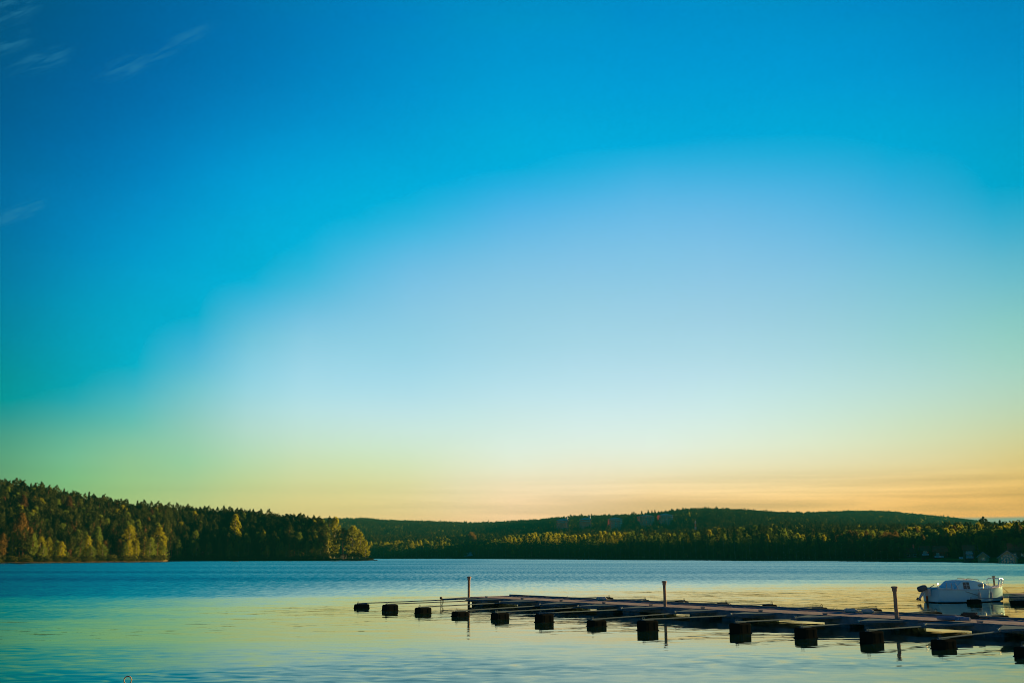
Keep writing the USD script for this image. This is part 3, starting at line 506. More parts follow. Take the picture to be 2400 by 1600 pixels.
# far shore: columns by picture position: distance of the shore, tree tops in front, half way and on the ridge, distance of the ridge
FAR = np.array([
    # px    shore front  mid   ridge  ridge distance
    (-900, 1000, 1268, 1245, 1214, 2300),
    (760, 1000, 1268, 1245, 1213, 2300),
    (850, 1010, 1266, 1246, 1212, 2300),
    (900, 1010, 1266, 1247, 1216, 2300),
    (950, 1005, 1264, 1247, 1218, 2300),
    (1000, 1000, 1263, 1246, 1219, 2300),
    (1050, 990, 1268, 1246, 1221, 2300),
    (1100, 970, 1276, 1246, 1223, 2300),
    (1150, 930, 1264, 1245, 1222, 2250),
    (1200, 890, 1252, 1243, 1219, 2200),
    (1250, 860, 1246, 1242, 1216, 2100),
    (1300, 830, 1245, 1240, 1211, 2000),
    (1350, 800, 1252, 1239, 1207, 1950),
    (1400, 780, 1246, 1238, 1206, 1900),
    (1450, 760, 1243, 1237, 1205, 1880),
    (1500, 740, 1243, 1236, 1203, 1850),
    (1550, 720, 1245, 1236, 1198, 1820),
    (1600, 700, 1244, 1235, 1191, 1800),
    (1650, 690, 1239, 1231, 1189, 1800),
    (1700, 675, 1236, 1228, 1190, 1800),
    (1750, 660, 1232, 1226, 1193, 1850),
    (1800, 650, 1230, 1223, 1197, 1900),
    (1850, 640, 1238, 1220, 1200, 2100),
    (1900, 630, 1249, 1217, 1201, 2400),
    (1950, 615, 1251, 1218, 1198, 2700),
    (2000, 600, 1238, 1221, 1196, 2800),
    (2050, 590, 1240, 1222, 1196, 2850),
    (2100, 570, 1241, 1224, 1198, 2900),
    (2150, 550, 1252, 1227, 1203, 2950),
    (2200, 530, 1250, 1231, 1208, 3000),
    (2250, 505, 1256, 1235, 1213, 3000),
    (2300, 480, 1253, 1239, 1219, 3000),
    (2350, 460, 1255, 1243, 1226, 3000),
    (2400, 440, 1256, 1246, 1232, 3000),
    (2600, 400, 1258, 1250, 1238, 3000),
    (3300, 330, 1260, 1254, 1246, 3000)], float)


def far_col(px):
    return [float(np.interp(px, FAR[:, 0], FAR[:, k])) for k in range(1, 6)]


def far_knots(px):
    """(distance, ground height) of the far land at a bearing"""
    ds, yf, ym, yr, dr = far_col(px)
    front = 3.5
    dm = ds + 0.36 * (dr - ds)
    zm = height_seen(px, ym, dm) - 15
    zr = height_seen(px, yr, dr) - 14
    return ([ds - 12, ds, ds + 6, ds + 60, ds + 130, dm, 0.5 * (dm + dr), dr, dr + 250, dr + 900, 4900],
            [-2.5, 0.05, 1.0, front, min(front + 4, zm), max(zm, 3), 0.42 * zm + 0.58 * zr, zr, zr - 4, zr * 0.5, 8])


def far_ground(px, d):
    k = far_knots(px)
    return float(np.interp(d, k[0], k[1]))


# headland on the left: picture position, shore distance, depth to its ridge, tree tops of the skyline
HEAD = np.array([
    (-700, 450, 130, 1095), (-200, 460, 130, 1105), (0, 480, 130, 1120), (60, 484, 130, 1127), (100, 488, 130, 1135), (150, 495, 130, 1146),
    (200, 503, 125, 1154), (250, 512, 125, 1163), (300, 522, 120, 1171), (350, 535, 115, 1175), (384, 545, 110, 1178), (396, 600, 75, 1180),
    (430, 612, 75, 1181), (500, 618, 80, 1187), (560, 620, 80, 1187), (620, 622, 75, 1195), (680, 624, 70, 1201), (740, 626, 60, 1207),
    (775, 627, 45, 1213), (800, 628, 38, 1232), (830, 629, 30, 1238), (855, 630, 20, 1262), (868, 631, 8, 1290), (876, 632, 4, 1309)], float)


def head_col(px):
    return [float(np.interp(px, HEAD[:, 0], HEAD[:, k])) for k in range(1, 4)]


def head_knots(px):
    ds, dep, y = head_col(px)
    dr = ds + dep
    top = max(height_seen(px, y, dr) - 15.5, 1.2)
    lim = 1.6 if px > 770 else top
    return ([ds - 10, ds, ds + 3, ds + 0.16 * dep, dr, dr + 0.5 * dep, dr + 1.3 * dep + 6],
            [-2.5, 0.05, min(0.9, lim), min(1.8, lim), min(top, max(lim, 1.2)), min(0.8 * top, lim), -2.5])


def head_ground(px, d):
    k = head_knots(px)
    return float(np.interp(d, k[0], k[1]))


def sheet(pxs, knots, extra=3):
    cols, n = [], 0
    for px in pxs:
        d, z = knots(px)
        dd = np.concatenate([np.linspace(d[i], d[i + 1], extra, endpoint=False) for i in range(len(d) - 1)] + [[d[-1]]])
        zz = np.interp(dd, d, z)
        a = bearing(px)
        p = np.c_[dd * math.sin(a), dd * math.cos(a), zz]
        wob = (fbm(p * [0.02, 0.02, 0], 3, 5) - 0.5) * np.clip(zz, 0, 6) * 0.5
        p[:, 2] += wob * (zz > 0.5)
        cols.append(p)
        n = len(p)
    v = np.vstack(cols)
    f = []
    for i in range(len(cols) - 1):
        for k in range(n - 1):
            f.append((i * n + k, (i + 1) * n + k, (i + 1) * n + k + 1, i * n + k + 1))
    return v, f


mb = MB()
mb.add(*sheet(list(range(-900, 3301, 20)), far_knots))
tag(mb.build('hills', M['land'], smooth=True), 'wooded hills and shore across the lake', 'hills', None, 'structure')
mb = MB()
mb.add(*sheet(list(range(-700, 381, 15)) + [384, 390, 396] + list(range(405, 860, 12)) + [860, 868, 876], head_knots))
tag(mb.build('headland', M['land'], smooth=True), 'low wooded headland running into the lake on the left', 'headland', None, 'structure')


def strip(name, pxs, ground, d0, d1, lift, material, label, cat):
    """a band of other ground laid just over the land"""
    v, f, m = [], [], 5
    for px in pxs:
        a = bearing(px)
        for d in np.linspace(d0(px), d1(px), m):
            v.append((d * math.sin(a), d * math.cos(a), ground(px, d) + lift))
    for i in range(len(pxs) - 1):
        for k in range(m - 1):
            f.append((i * m + k, (i + 1) * m + k, (i + 1) * m + k + 1, i * m + k + 1))
    b = MB()
    b.add(v, f)
    return tag(b.build(name, material), label, cat, None, 'structure')


strip('beach', list(range(-300, 381, 10)) + [384] + list(range(396, 869, 8)), head_ground, lambda p: head_col(p)[0] - 1.0, lambda p: head_col(p)[0] + 1.2, 0.12, M['shore'],
      'narrow stony brown strand at the foot of the headland', 'strand')
strip('meadow', list(range(2110, 2621, 10)), far_ground, lambda p: far_col(p)[0] + 1.0, lambda p: far_col(p)[0] + 34, 0.30, M['meadow'],
      'green lawns sloping to the water below the houses', 'lawn')
strip('gravel_path', list(range(1088, 1112, 3)), far_ground, lambda p: far_col(p)[0] + 14 - (1106 - p) * 0.5, lambda p: far_col(p)[0] + 75 + (p - 1090), 1.3, M['gravel'],
      'pale gravel path between the birches on the far shore', 'path')

# the evening air: far woods fade a little towards blue green
HAZE = 1.3e-5
hz = usdkit.material(stage, '/World/Looks/evening_air', {'v': ('principled_volume', dict(color=(0.03, 0.70, 1.0), density=HAZE, anisotropy=0.0))}, [], volume='v.volume')
tag(MB().box((-5100, -320, -4.0), (5100, 5300, 240)).build('haze', hz), 'thin evening haze over the lake', 'haze', None, 'stuff')

# ------------------------------------------------------------------ trees: a few forms of each kind, every tree a copy of one of them
rng = np.random.default_rng(11)


def quads(c, size, r, aspect=1.0, up=None, jitter=1.0):
    """one leaf clump (a small square) at every centre c"""
    n = len(c)
    a = r.normal(size=(n, 3)); a /= np.linalg.norm(a, axis=1, keepdims=True)
    if up is not None:
        a = a * jitter + np.asarray(up); a /= np.linalg.norm(a, axis=1, keepdims=True)
    b = np.cross(a, r.normal(size=(n, 3))); b /= np.linalg.norm(b, axis=1, keepdims=True)
    s = size * r.uniform(0.6, 1.3, (n, 1))
    a = a * s; b = b * s * aspect
    v = np.stack([c - a - b, c + a - b * 0.6, c + a * 0.8 + b, c - a * 0.7 + b * 0.9], 1).reshape(-1, 3)
    i = np.arange(n)[:, None] * 4
    return v, np.vstack([i + [0, 1, 2], i + [0, 2, 3]])


def ball(n, r):
    p = r.normal(size=(n, 3))
    return p / np.linalg.norm(p, axis=1, keepdims=True) * r.uniform(0.25, 1, (n, 1)) ** 0.5


def trunk_mesh(h, r0, r1, r, lean=0.0, limbs=(), n=7):
    b = MB()
    z = np.linspace(-0.6, h, 7)
    off = np.cumsum(r.normal(0, 0.05, (7, 2)), 0) * (z[:, None] > 0) + lean * z[:, None] / max(h, 1) * np.array([[1, 0.4]])
    pts = np.c_[off, z]
    b.tube(pts, np.linspace(r0, r1, 7), n)
    for (zz, ln, rise, az) in limbs:
        k = np.interp(zz, z, np.arange(7)); i = int(min(k, 5)); o = pts[i] + (pts[i + 1] - pts[i]) * (k - i)
        d = np.array([math.cos(az), math.sin(az), rise])
        b.tube([o, o + d * ln * 0.5, o + d * ln + [0, 0, 0.1 * ln]], [r0 * 0.38, r0 * 0.24, r0 * 0.1], 5)
    return b


def make_pine(name, seed, h=16.0):
    r = np.random.default_rng(seed)
    p = class_prim(name)
    base = r.uniform(0.36, 0.50)
    cl, limbs = [], []
    for k in range(46):
        t = base + (1 - base) * (k + r.uniform(0, 1)) / 46
        s = (t - base) / (1 - base)
        rad = (0.55 + 2.1 * math.sin(math.pi * min(1, 0.18 + 0.80 * s)) ** 0.8) * r.uniform(0.45, 1.1)
        az = k * 2.4 + r.uniform(-0.5, 0.5)
        c = np.array([rad * math.cos(az), rad * math.sin(az), t * h + 0.2 * rad])
        cl.append((c, 0.95 - 0.35 * s))
        if k % 3 == 0:
            limbs.append((t * h - 0.4, rad * 0.9, 0.25, az))
    for k in range(5):   # ragged leading shoots
        cl.append((np.array([r.normal(0, 0.35), r.normal(0, 0.35), h + 0.1 + 0.25 * k]), 0.34))
    trunk_mesh(h * 0.97, 0.20, 0.05, r, r.uniform(-0.4, 0.4), limbs).build('trunk', M['bark_pine'], p, smooth=True)
    c = np.vstack([o + ball(30, r) * [rr, rr, rr * 0.55] for o, rr in cl])
    b = MB(); b.add(*quads(c, 0.20, r, 0.75, up=(0, 0, 0.5)))
    b.build('crown', M['lf_pine'], p)
    return p.GetPath(), h


def make_spruce(name, seed, h=17.0):
    r = np.random.default_rng(seed)
    p = class_prim(name)
    pts = []
    for k in range(30):
        t = 0.06 + 0.92 * k / 29
        R = 2.5 * (1 - t) ** 0.85 + 0.12
        for a in np.arange(7) / 7 * 2 * np.pi + k * 0.6:
            L = R * r.uniform(0.6, 1.12)
            s = np.linspace(0.15, 1, 7)[:, None]
            q = np.c_[s * L * math.cos(a), s * L * math.sin(a), t * h - 0.32 * s * L + 0.12 * (s * L) ** 2 / max(R, .3)]
            pts.append(q + r.normal(0, 0.10, q.shape))
    trunk_mesh(h, 0.22, 0.03, r).build('trunk', M['bark_dark'], p, smooth=True)
    b = MB(); b.add(*quads(np.vstack(pts), 0.25, r, 0.7, up=(0, 0, 0.7)))
    b.build('crown', M['lf_spruce'], p)
    return p.GetPath(), h


def make_birch(name, seed, h=15.0, leaf='lf_birch', width=1.0, low=0.12, clumps=84):
    r = np.random.default_rng(seed)
    p = class_prim(name)
    cl, limbs = [], []
    for k in range(clumps):
        t = low + (1 - low) * (k + r.uniform(0, 1)) / clumps
        s = (t - low) / (1 - low)
        R = width * (0.35 + 2.0 * math.sin(math.pi * min(1, 0.10 + 0.88 * s ** 0.85)) ** 0.9)
        rad = R * math.sqrt(r.uniform(0.05, 1.0)); az = k * 2.4 + r.uniform(-0.6, 0.6)
        cl.append((np.array([rad * math.cos(az), rad * math.sin(az), t * h - 0.1 * rad]), r.uniform(0.45, 0.85)))
        if k % 4 == 0:
            limbs.append((max(t * h - 0.7 * rad, 1), rad, 0.7, az))
    trunk_mesh(h * 0.98, 0.15, 0.03, r, r.uniform(-0.5, 0.5), limbs).build('trunk', M['bark_birch'], p, smooth=True)
    c = np.vstack([o + ball(28, r) * [rr, rr, rr * 1.05] for o, rr in cl])
    b = MB(); b.add(*quads(c, 0.19, r, 0.85))
    b.build('crown', M[leaf], p)
    return p.GetPath(), h


def make_twiggy(name, seed, h=15.0, leaf='lf_red', width=1.0, dome=False, n=1500):
    """a tree still in bud: fine upright twigs make its crown"""
    r = np.random.default_rng(seed)
    p = class_prim(name)
    if dome:
        q = ball(n, r); q[:, 2] = np.abs(q[:, 2]) * 1.0 - 0.25
        q = q * (0.75 + 0.5 * fbm(q * 2.3 + seed, 3, seed)[:, None]) * [width * 5.6, width * 5.6, h * 0.62] + [0, 0, h * 0.42]
    else:
        t = r.uniform(0.22, 1, n)
        R = width * 2.3 * np.sin(np.pi * np.clip(0.12 + 0.86 * ((t - 0.22) / 0.78) ** 0.8, 0, 1)) ** 0.8 + 0.15
        a = r.uniform(0, 2 * np.pi, n); rad = R * np.sqrt(r.uniform(0.02, 1, n)) * (0.6 + 0.7 * noise(np.c_[np.cos(a) * 2, np.sin(a) * 2, t * 7], seed))
        q = np.c_[rad * np.cos(a), rad * np.sin(a), t * h]
    limbs = [(h * r.uniform(0.2, 0.6), width * (3.6 if dome else 1.8), r.uniform(0.8, 1.5), a) for a in np.arange(9) * 2.4]
    trunk_mesh(h * (0.7 if dome else 0.97), 0.28 if dome else 0.16, 0.05, r, 0, limbs).build('trunk', M['bark_dark'], p, smooth=True)
    b = MB(); b.add(*quads(q, 0.42, r, 0.22, up=(0, 0, 1.0), jitter=0.8))
    b.build('crown', M[leaf], p)
    return p.GetPath(), h


def make_bush(name, seed, leaf, h=3.5):
    r = np.random.default_rng(seed)
    p = class_prim(name)
    c = np.vstack([np.array([r.normal(0, 0.9), r.normal(0, 0.9), r.uniform(0.5, h - 0.6)]) + ball(22, r) * 0.8 for _ in range(22)])
    limbs = [(0.2, r.uniform(1.2, 2.2), r.uniform(0.8, 1.8), a) for a in np.arange(5) * 1.3]
    trunk_mesh(h * 0.6, 0.08, 0.03, r, 0, limbs).build('trunk', M['bark_dark'], p, smooth=True)
    b = MB(); b.add(*quads(c, 0.17, r, 0.8))
    b.build('crown', M[leaf], p)
    return p.GetPath(), h


FORMS = dict(
    pine=[make_pine(f'pine_form_{k}', 20 + k) for k in range(5)],
    spruce=[make_spruce(f'spruce_form_{k}', 40 + k) for k in range(3)],
    birch=[make_birch(f'birch_form_{k}', 60 + k, width=(1.15, 1.45, 0.95, 1.3)[k]) for k in range(4)],
    green=[make_birch(f'green_birch_form_{k}', 70 + k, leaf='lf_green', width=(1.2, 1.5, 1.3)[k], low=0.06, clumps=96) for k in range(3)],
    twiggy=[make_twiggy(f'twiggy_form_{k}', 80 + k) for k in range(2)],
    budding=[make_twiggy(f'budding_form_{k}', 85 + k, leaf='lf_bud', width=1.05) for k in range(2)],
    dome=[make_twiggy(f'dome_form_{k}', 90 + k, 15.0, 'lf_bud', 1.0, True, 5200) for k in range(2)],
    bush=[make_bush(f'bush_form_{k}', 95 + k, ('lf_scrub', 'lf_green')[k]) for k in range(2)],
)
NAMES = dict(pine=('pine_tree', 'pine'), spruce=('spruce_tree', 'spruce'), birch=('birch_tree', 'birch'), green=('birch_tree', 'birch'),
             twiggy=('bare_tree', 'tree'), budding=('budding_tree', 'tree'), dome=('budding_tree', 'tree'), bush=('shrub', 'shrub'))
KIND_WORDS = dict(pine='dark ragged pine', spruce='dark pointed spruce', birch='yellow green birch', green='deep green birch',
                  twiggy='bare red brown tree', budding='olive brown tree in bud', dome='broad orange brown tree in bud', bush='low green shrub')
count = {}


def tree(kind, px, d, ground, top_y=None, h=None, label=None, where=None, width=None, form=None):
    """plants a tree at a bearing and distance; its top shows at top_y of the picture, or it is h metres tall"""
    path, h0 = FORMS[kind][int(rng.integers(len(FORMS[kind]))) if form is None else form]
    g = ground(px, d)
    if top_y is not None:
        h = height_seen(px, top_y, d) - g
    h = max(h, 2.0)
    s = h / (h0 + (0.8 if kind == 'pine' else 0.0))
    k = (width or rng.uniform(0.9, 1.15)) * (s if kind == 'bush' else min(max(s, 0.75), 1.25) ** 0.7)
    x, y = ground_point(px, d)
    name, cat = NAMES[kind]
    group = None
    if label is None:
        label = f'{KIND_WORDS[kind]} {where[0]}'
        group = f'{KIND_WORDS[kind]}s {where[1]}'.replace('birchs', 'birches')
    count[name] = count.get(name, 0) + 1
    return thing(name, label, cat, (x, y, g - 0.05), rng.uniform(0, 6.28), group, None, (k, k, s), path)


HEAD_ZONES = [(130, 'at the far left of the headland'), (200, 'left of the sunlit birches on the headland corner'), (390, 'beside the sunlit birches on the headland corner'),
              (520, 'right of the step in the headland shore'), (600, 'left of the slim pointed headland birch'), (700, 'around the free standing slender headland pine'), (9999, 'near the headland tip')]
FAR_ZONES = [(960, 'just right of the headland tip'), (1094, 'left of the gravel path'), (1230, 'right of the gravel path'), (1345, 'below the left domed building'), (1410, 'below the right domed building'),
             (1480, 'below the lone brick block'), (1590, 'below the two brick blocks'), (1690, 'below the radio mast'), (1800, 'right of the radio mast'), (1960, 'left of the round orange trees'),
             (2120, 'by the round orange trees'), (2200, 'by the first lakeside houses'), (2290, 'by the house with two balconies'), (9999, 'by the gabled lakeside house')]


def zone(px, table):
    return next(t for lim, t in table if px < lim)


def at_zone(px, line, head=True):
    z = zone(px, HEAD_ZONES if head else FAR_ZONES)
    return f'{line} {z}', f'{line} {z}'


def pick(r, table):
    k, p = zip(*table)
    return str(r.choice(k, p=np.array(p) / sum(p)))


# --- the headland
hr = np.random.default_rng(5)
# trees the photograph lets one single out
tree('twiggy', 40, 560, head_ground, 1160, label='large bare red brown tree high on the left end of the headland', width=1.5, form=0)
tree('twiggy', 150, 575, head_ground, 1163, label='small bare red tree showing just under the headland skyline', width=1.2, form=1)
tree('budding', 42, 492, head_ground, 1202, label='tall olive brown tree in bud at the left shore, over the water', width=1.3, form=0)
tree('birch', 300, 534, head_ground, 1232, label='broad sunlit yellow birch by the water, left of the two at the headland corner', width=1.35, form=1)
tree('birch', 368, 551, head_ground, 1236, label='sunlit yellow birch on the corner where the headland shore steps back', width=1.5, form=3)
tree('birch', 335, 541, head_ground, 1254, label='slim sunlit birch between two broader birches at the headland corner', width=0.9, form=2)
tree('birch', 615, 630, head_ground, 1243, label='slim pointed birch alone before the dark pines, pale trunk showing', width=1.0, form=2)
tree('pine', 676, 634, head_ground, 1226, label='slender pine with bare trunk standing free before the dark wood', width=0.95, form=2)
tree('birch', 783, 637, head_ground, 1212, label='tallest birch at the headland tip, rising beside the last dark pines', width=1.35, form=0)
tree('pine', 803, 634, head_ground, 1238, label='wide dark pine between the birches at the headland tip', width=1.9, form=1)
tree('birch', 826, 638, head_ground, 1233, label='dense golden birch right of the dark pine at the headland tip', width=1.45, form=1)
tree('birch', 843, 636, head_ground, 1246, label='orange tinged birch second from the end of the headland', width=1.1, form=3)
tree('birch', 856, 634, head_ground, 1266, label='last birch on the headland, lowest and nearest the open water', width=1.2, form=1)
tree('birch', 548, 640, head_ground, 1206, label='tall yellow green birch rising among the dark pines of the headland', width=1.2, form=0)
for px in np.arange(-60, 388, 12.5):     # shore row left
    p = px + hr.uniform(-4, 4)
    kind = pick(hr, [('birch', 4), ('green', 3), ('pine', 3), ('budding', 2), ('bush', 2)])
    h = {'birch': hr.uniform(8, 13), 'green': hr.uniform(6, 12), 'pine': hr.uniform(9, 14), 'budding': hr.uniform(9, 14), 'bush': hr.uniform(2.5, 4)}[kind]
    tree(kind, p, head_col(p)[0] + hr.uniform(1.5, 7), head_ground, h=h, where=at_zone(p, 'at the water'))
for px in np.arange(400, 770, 10.0):    # shore row right
    p = px + hr.uniform(-4, 4)
    kind = pick(hr, [('birch', 1), ('green', 5), ('pine', 3), ('spruce', 2), ('bush', 3)])
    h = {'birch': hr.uniform(8, 11), 'green': hr.uniform(7, 12), 'pine': hr.uniform(10, 15), 'spruce': hr.uniform(9, 14), 'bush': hr.uniform(2.5, 4.5)}[kind]
    tree(kind, p, head_col(p)[0] + hr.uniform(1.5, 7), head_ground, h=h, where=at_zone(p, 'at the water'))
for px in np.arange(770, 866, 9.0):     # undergrowth at the tip
    tree('bush', px + hr.uniform(-3, 3), head_col(px)[0] + hr.uniform(5, 8), head_ground, h=hr.uniform(2.5, 4), where=at_zone(px, 'at the water'))
HEAD_STUFF = []
for row in np.linspace(0.16, 0.86, 7):
    for px in np.arange(-60, 768, 17.0):
        p = px + hr.uniform(-7, 7)
        if 386 < p < 398:
            continue
        ds, dep, _ = head_col(p)
        left = p < 390
        kind = pick(hr, [('pine', 6), ('spruce', 2), ('birch', 0.45 if left else 0.25), ('green', 1.9), ('budding', 0.8 if left else 0.2), ('twiggy', 0.3 if left else 0)])
        d, h = ds + dep * (row + hr.uniform(-0.05, 0.05)), hr.uniform(11.5, 15.5)
        if p > -4 and (kind in ('birch', 'budding', 'twiggy') or int(round(row * 100)) in (16, 39, 74)):
            tree(kind, p, d, head_ground, h=h, where=at_zone(p, 'low down' if row < 0.35 else 'half way up' if row < 0.6 else 'high up'))
        else:
            HEAD_STUFF.append((p, d, kind, h))
px = -70.0
while px < 772:                         # the skyline
    ds, dep, y = head_col(px)
    tree(pick(hr, [('pine', 7), ('spruce', 2)]), px, ds + dep * hr.uniform(0.90, 1.05), head_ground, y + hr.uniform(-3, 9) + 5 * (hr.uniform() < 0.25), where=at_zone(px, 'on the skyline'))
    px += hr.uniform(5.5, 11)

for px in np.arange(-50, 770, 7.0):     # brushwood that overhangs the strand
    p = px + hr.uniform(-3, 3)
    tree('bush', p, head_col(p)[0] + hr.uniform(0.3, 1.8), head_ground, h=hr.uniform(1.6, 3.6), where=at_zone(p, 'overhanging the strand'), form=0)

# --- the far shore, trees one can tell apart
fr = np.random.default_rng(6)
for (px, yt, dd, wd) in [(1996, 1237, 30, 1.05), (2041, 1242, 18, 1.0), (2090, 1240, 16, 1.25)]:
    tree('dome', px, far_col(px)[0] + dd, far_ground, yt, label={1996: 'left orange brown round tree rising over the far shore wood',
         2041: 'middle orange brown round tree, lower than its two neighbours', 2090: 'largest orange brown round tree, beside the first lakeside house'}[px], width=wd)
tree('dome', 1104, far_col(1104)[0] + 120, far_ground, 1240, label='dark red brown round tree behind the gravel path on the far shore', width=1.1)
tree('dome', 1421, far_col(1421)[0] + 60, far_ground, 1239, label='small golden round tree on top of the birch wood across the lake', width=0.8)
for px, yt in ((2225, 1255), (2243, 1262), (2254, 1268), (2322, 1266), (2336, 1256)):
    tree('spruce', px, far_col(px)[0] + fr.uniform(22, 30), far_ground, yt, width=1.15,
         label={2225: 'dark spruce left of the pair between two lakeside houses', 2243: 'dark spruce right beside a taller one, before yellow trees', 2254: 'smallest dark spruce of three left of the balcony house',
                2322: 'lower dark spruce left of the gabled house', 2336: 'tall dark spruce close to the gabled house with the big window'}[px])


FAR_STUFF = []


SKYLINE = [(1476, 1204), (1484, 1199), (1493, 1201), (1507, 1196), (1513, 1203), (1522, 1194), (1531, 1195), (1538, 1194), (1546, 1197), (1577, 1192), (1467, 1203), (1388, 1203)]
for k, (px, yt) in enumerate(SKYLINE):
    tree('spruce', px, 1640, far_ground, yt, width=1.5, where=('on the skyline behind the brick blocks', 'on the skyline behind the brick blocks'))


def shore_table(px):
    if px < 1092:
        return [('birch', 6), ('green', 3), ('spruce', 0.6)]
    if px < 1480:
        return [('birch', 9), ('green', 2.5), ('pine', 0.6)]
    if px < 1700:
        return [('birch', 1.5), ('green', 4), ('pine', 4), ('spruce', 2)]
    if px < 1800:
        return [('green', 2), ('pine', 6), ('spruce', 3)]
    if px < 1960:
        return [('birch', 1.2), ('green', 4), ('pine', 4), ('spruce', 1)]
    if px < 2130:
        return [('birch', 1), ('green', 4), ('budding', 3), ('pine', 2)]
    return [('birch', 2.5), ('budding', 4), ('green', 3)]


for row, (off, step) in enumerate([(9, 11.0), (22, 10.5), (38, 10.0)]):
    px = 856.0
    while px < 2480:
        px += step * fr.uniform(0.7, 1.3) * (1.0 if px < 1600 else 1.2)
        if 1092 < px < 1112 or (px > 2112 and row == 0 and fr.uniform() < 0.6):
            continue
        ds, yf = far_col(px)[:2]
        d = ds + off + fr.uniform(-4, 4)
        kind = pick(fr, shore_table(px))
        where = at_zone(px, 'at the water' if row == 0 else 'in the second line', False)
        if row == 0:   # lower growth in front, trunks over the water
            if px > 2112:
                tree(pick(fr, [('green', 3), ('bush', 2)]), px, d + 4, far_ground, h=fr.uniform(3.5, 8), where=where)
            else:
                top = height_seen(px, yf, d) - far_ground(px, d)
                if px < 1100:
                    if fr.uniform() < 0.4:
                        tree(pick(fr, [('birch', 5), ('green', 1)]), px, d, far_ground, h=top * fr.uniform(0.5, 0.95), where=where)
                else:
                    tree(pick(fr, [('green', 6), (kind, 2)]), px, d, far_ground, h=top * (fr.uniform(0.35, 0.68) if px < 1480 else fr.uniform(0.5, 0.86)), where=where)
        else:
            if px > 2112 and row == 1 and fr.uniform() < 0.45:
                continue
            top = yf + fr.uniform(0, 7) + (fr.uniform(0, 8) if row == 1 else 0) + (5 if kind in ('pine', 'spruce') and px < 1480 else 0)
            if row == 1 or px > 2130:
                tree(kind, px, d, far_ground, top, where=where)
            else:
                FAR_STUFF.append((px, d, kind, height_seen(px, top, d) - far_ground(px, d)))


# --- the woods that read as one mass
def wood(name, label, spots, kinds):
    """spots: (x, y, z, scale, kind index)"""
    pi = UsdGeom.PointInstancer.Define(stage, numbered('/World/' + name))
    targets = []
    for k, (kind, form) in enumerate(kinds):
        q = UsdGeom.Xform.Define(stage, f'{pi.GetPath()}/{NAMES[kind][0]}_{k:03d}')
        q.GetPrim().GetReferences().AddInternalReference(FORMS[kind][form][0])
        targets.append(q.GetPath())
    pi.CreatePrototypesRel().SetTargets(targets)
    s = np.array(spots, float)
    pi.CreatePositionsAttr(Vt.Vec3fArray.FromNumpy(s[:, :3].astype(np.float32)))
    pi.CreateScalesAttr(Vt.Vec3fArray.FromNumpy(np.c_[s[:, 5], s[:, 5], s[:, 3]].astype(np.float32)))
    ang = rng.uniform(0, 2 * np.pi, len(s))
    pi.CreateOrientationsAttr(Vt.QuathArray([Gf.Quath(float(math.cos(a / 2)), 0, 0, float(math.sin(a / 2))) for a in ang]))
    pi.CreateProtoIndicesAttr(Vt.IntArray([int(k) for k in s[:, 4]]))
    return tag(pi, label, 'wood', None, 'stuff')


KINDS = [('pine', 0), ('pine', 1), ('pine', 3), ('spruce', 0), ('spruce', 1), ('birch', 0), ('birch', 1), ('green', 0), ('green', 1), ('budding', 0), ('pine', 4), ('pine', 2)]
spots = []
for px in np.arange(-300, 762, 9.0):
    for t in np.linspace(0.12, 1.35, 16):
        p = px + hr.uniform(-4.5, 4.5)
        ds, dep, y = head_col(p)
        d = ds + dep * t + hr.uniform(-4, 4)
        if d < ds + 9 or d > ds + 1.35 * dep:
            continue
        x, yy = ground_point(p, d)
        k = int(hr.choice(12, p=np.array([5, 5, 5, 3, 3, .2, .2, 1.4, 1.4, .6, 5, 5]) / 34.8))
        g = head_ground(p, d)
        s = hr.uniform(0.70, 0.92)
        if t < 0.3:
            s *= 0.75
        spots.append((x, yy, g, s, k, s * hr.uniform(1.0, 1.3)))
KIDX = dict(pine=(0, 1, 2, 10, 11), spruce=(3, 4), birch=(5, 6), green=(7, 8), budding=(9,), twiggy=(9,))


def to_spot(px, d, kind, h, ground, r):
    x, y = ground_point(px, d)
    k = KIDX[kind][int(r.integers(len(KIDX[kind])))]
    s = h / FORMS[KINDS[k][0]][0][1]
    return (x, y, ground(px, d) - 0.05, s, k, min(max(s, 0.75), 1.25) ** 0.7 * r.uniform(0.9, 1.15))


spots += [to_spot(p, d, k, h, head_ground, hr) for p, d, k, h in HEAD_STUFF]
wood('headland_wood', 'dark pine wood filling the headland behind its front trees', spots, KINDS)

